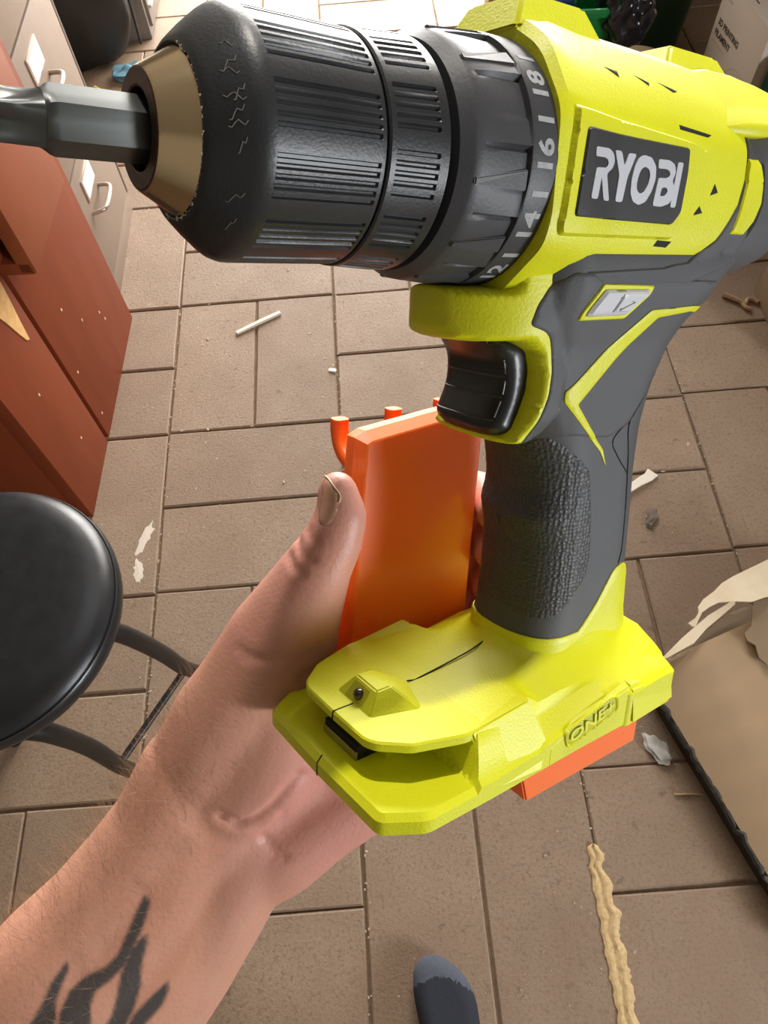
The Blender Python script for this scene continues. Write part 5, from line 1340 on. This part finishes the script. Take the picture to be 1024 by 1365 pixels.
# thumb nail
M_nail = mat('nail', '#b98d76', 0.28, col2='#a47862', nscale=200, stretch=(1, 1, 1), coat=0.3)
M_nedge = mat('nail_edge', '#cdbb9e', 0.5)
def on_arm(x, y, off):
    r = b_arm.ray_cast(W0 + E1 * x / 1000 + E2 * y / 1000 + EN * 0.12, -EN, 0.4)
    return (r[0] + r[1] * off) if r[0] is not None else None
def nail():
    P = roundp(NAIL, 2.0, 4); B = resample(P, 0.7); inner = grid_in(P, 0.8, 0.4); v, tris = tri_poly(B, inner); vs = []
    for i, q in enumerate(v):
        p = on_arm(q.x, q.y, 0.00045 if i >= len(B) else 0.00005); vs.append(p if p is not None else (vs[-1] if vs else W0))
    o = mesh_obj('thumb_nail', vs, [t for t in tris], M_nail, arm, smooth=60)
    ed = [on_arm(x, y, 0.00035) for x, y in [(q.x, q.y) for q in smooth_path([(*NAIL[k], 0) for k in (0, 10, 9, 8, 7)], 4)]]
    tube('nail_edge', [q for q in ed if q is not None], 0.00028, M_nedge, arm, 6)
    return o
nail_o = nail()
# fine arm hair
def hair():
    rnd = random.Random(21); vs, fs = [], []; me = arm.data; cand = []
    for v in me.vertices:
        q = v.co - W0; x, y = q.dot(E1) * 1000, q.dot(E2) * 1000
        if -130 < x < 40 and y > -14 and v.normal.dot(EN) > -0.75: cand.append((v.index, y, x))
    for k in range(3000):
        i, y, x = rnd.choice(cand)
        if rnd.random() > (0.2 + max(0, min(1.4, (y + 5) / 28))) * (1 if x < 15 else 0.4): continue
        v = me.vertices[i]; p = v.co.copy(); n = v.normal
        d = (n * rnd.uniform(0.25, 0.7) + E1 * rnd.uniform(-0.2, 0.9) + E2 * rnd.uniform(0.0, 0.6)).normalized()
        L = rnd.uniform(0.006, 0.014); r = 0.00005; prev = None; bend = (E1 * rnd.uniform(-.4, .6) + n * rnd.uniform(-.5, .1)) * L * 0.5
        for s_ in range(4):
            t = s_ / 3; c = p + d * L * t + bend * t * t; w = r * (1 - 0.8 * t); b0 = len(vs); sd = d.cross(n).normalized() if d.cross(n).length > 1e-6 else E2
            vs.extend([c + sd * w, c - sd * w * 0.5 + n * w, c - sd * w * 0.5 - n * w])
            if s_:
                for e in range(3): fs.append((b0 - 3 + e, b0 - 3 + (e + 1) % 3, b0 + (e + 1) % 3, b0 + e))
    m = mat('arm_hair', '#8c6a4c', 0.5)
    o = mesh_obj('arm_hair', vs, fs, m, arm); o['kind'] = 'stuff'
hair()
# sock
M_sock = mat('navy_sock', '#1f222b', 0.9, col2='#2a2d36', nscale=300, bump=0.6, bscale=900)
M_toe = mat('grey_sock_toe', '#565a66', 0.9, col2='#474b57', nscale=300, bump=0.6, bscale=900)
def footW(x, y):
    t = max(0, min(1, (-0.045 - y) / 0.20)); return 0.017 + 0.026 * t ** 1.3
FO = roundp([(-0.008, -0.310), (-0.030, -0.275), (-0.034, -0.20), (-0.044, -0.13), (-0.050, -0.090), (-0.047, -0.060), (-0.033, -0.044), (-0.012, -0.042), (0.014, -0.056), (0.034, -0.078), (0.044, -0.105), (0.046, -0.15), (0.036, -0.21), (0.034, -0.27), (0.016, -0.308)], 0.02, 5)
def footmap(a, l, u): return (0.035 + a - person.location.x, u - person.location.y, max(0.002, 0.018 + footW(a, u) * 0.15 + l) )
sock = pillow('sock', FO, footW, 0.022, [M_sock, M_toe], person, step=0.004, p=2.2, smooth=80, mapf=footmap)
for p_ in sock.data.polygons:
    c = p_.center; X, Yw = c.x, c.y + person.location.y
    if Yw > -0.072 - 2.2 * (X + 0.012) ** 2 * 4 - 0.0: p_.material_index = 1
tube('sock_leg', smooth_path([(0.0, -0.010, 0.055), (0.0, -0.022, 0.10), (0.0, -0.030, 0.18), (0.0, -0.034, 0.26)], 4), [0.036, 0.037, 0.037, 0.037, 0.036, 0.036, 0.037, 0.038, 0.039, 0.041, 0.043, 0.045, 0.046], M_sock, person, 24)
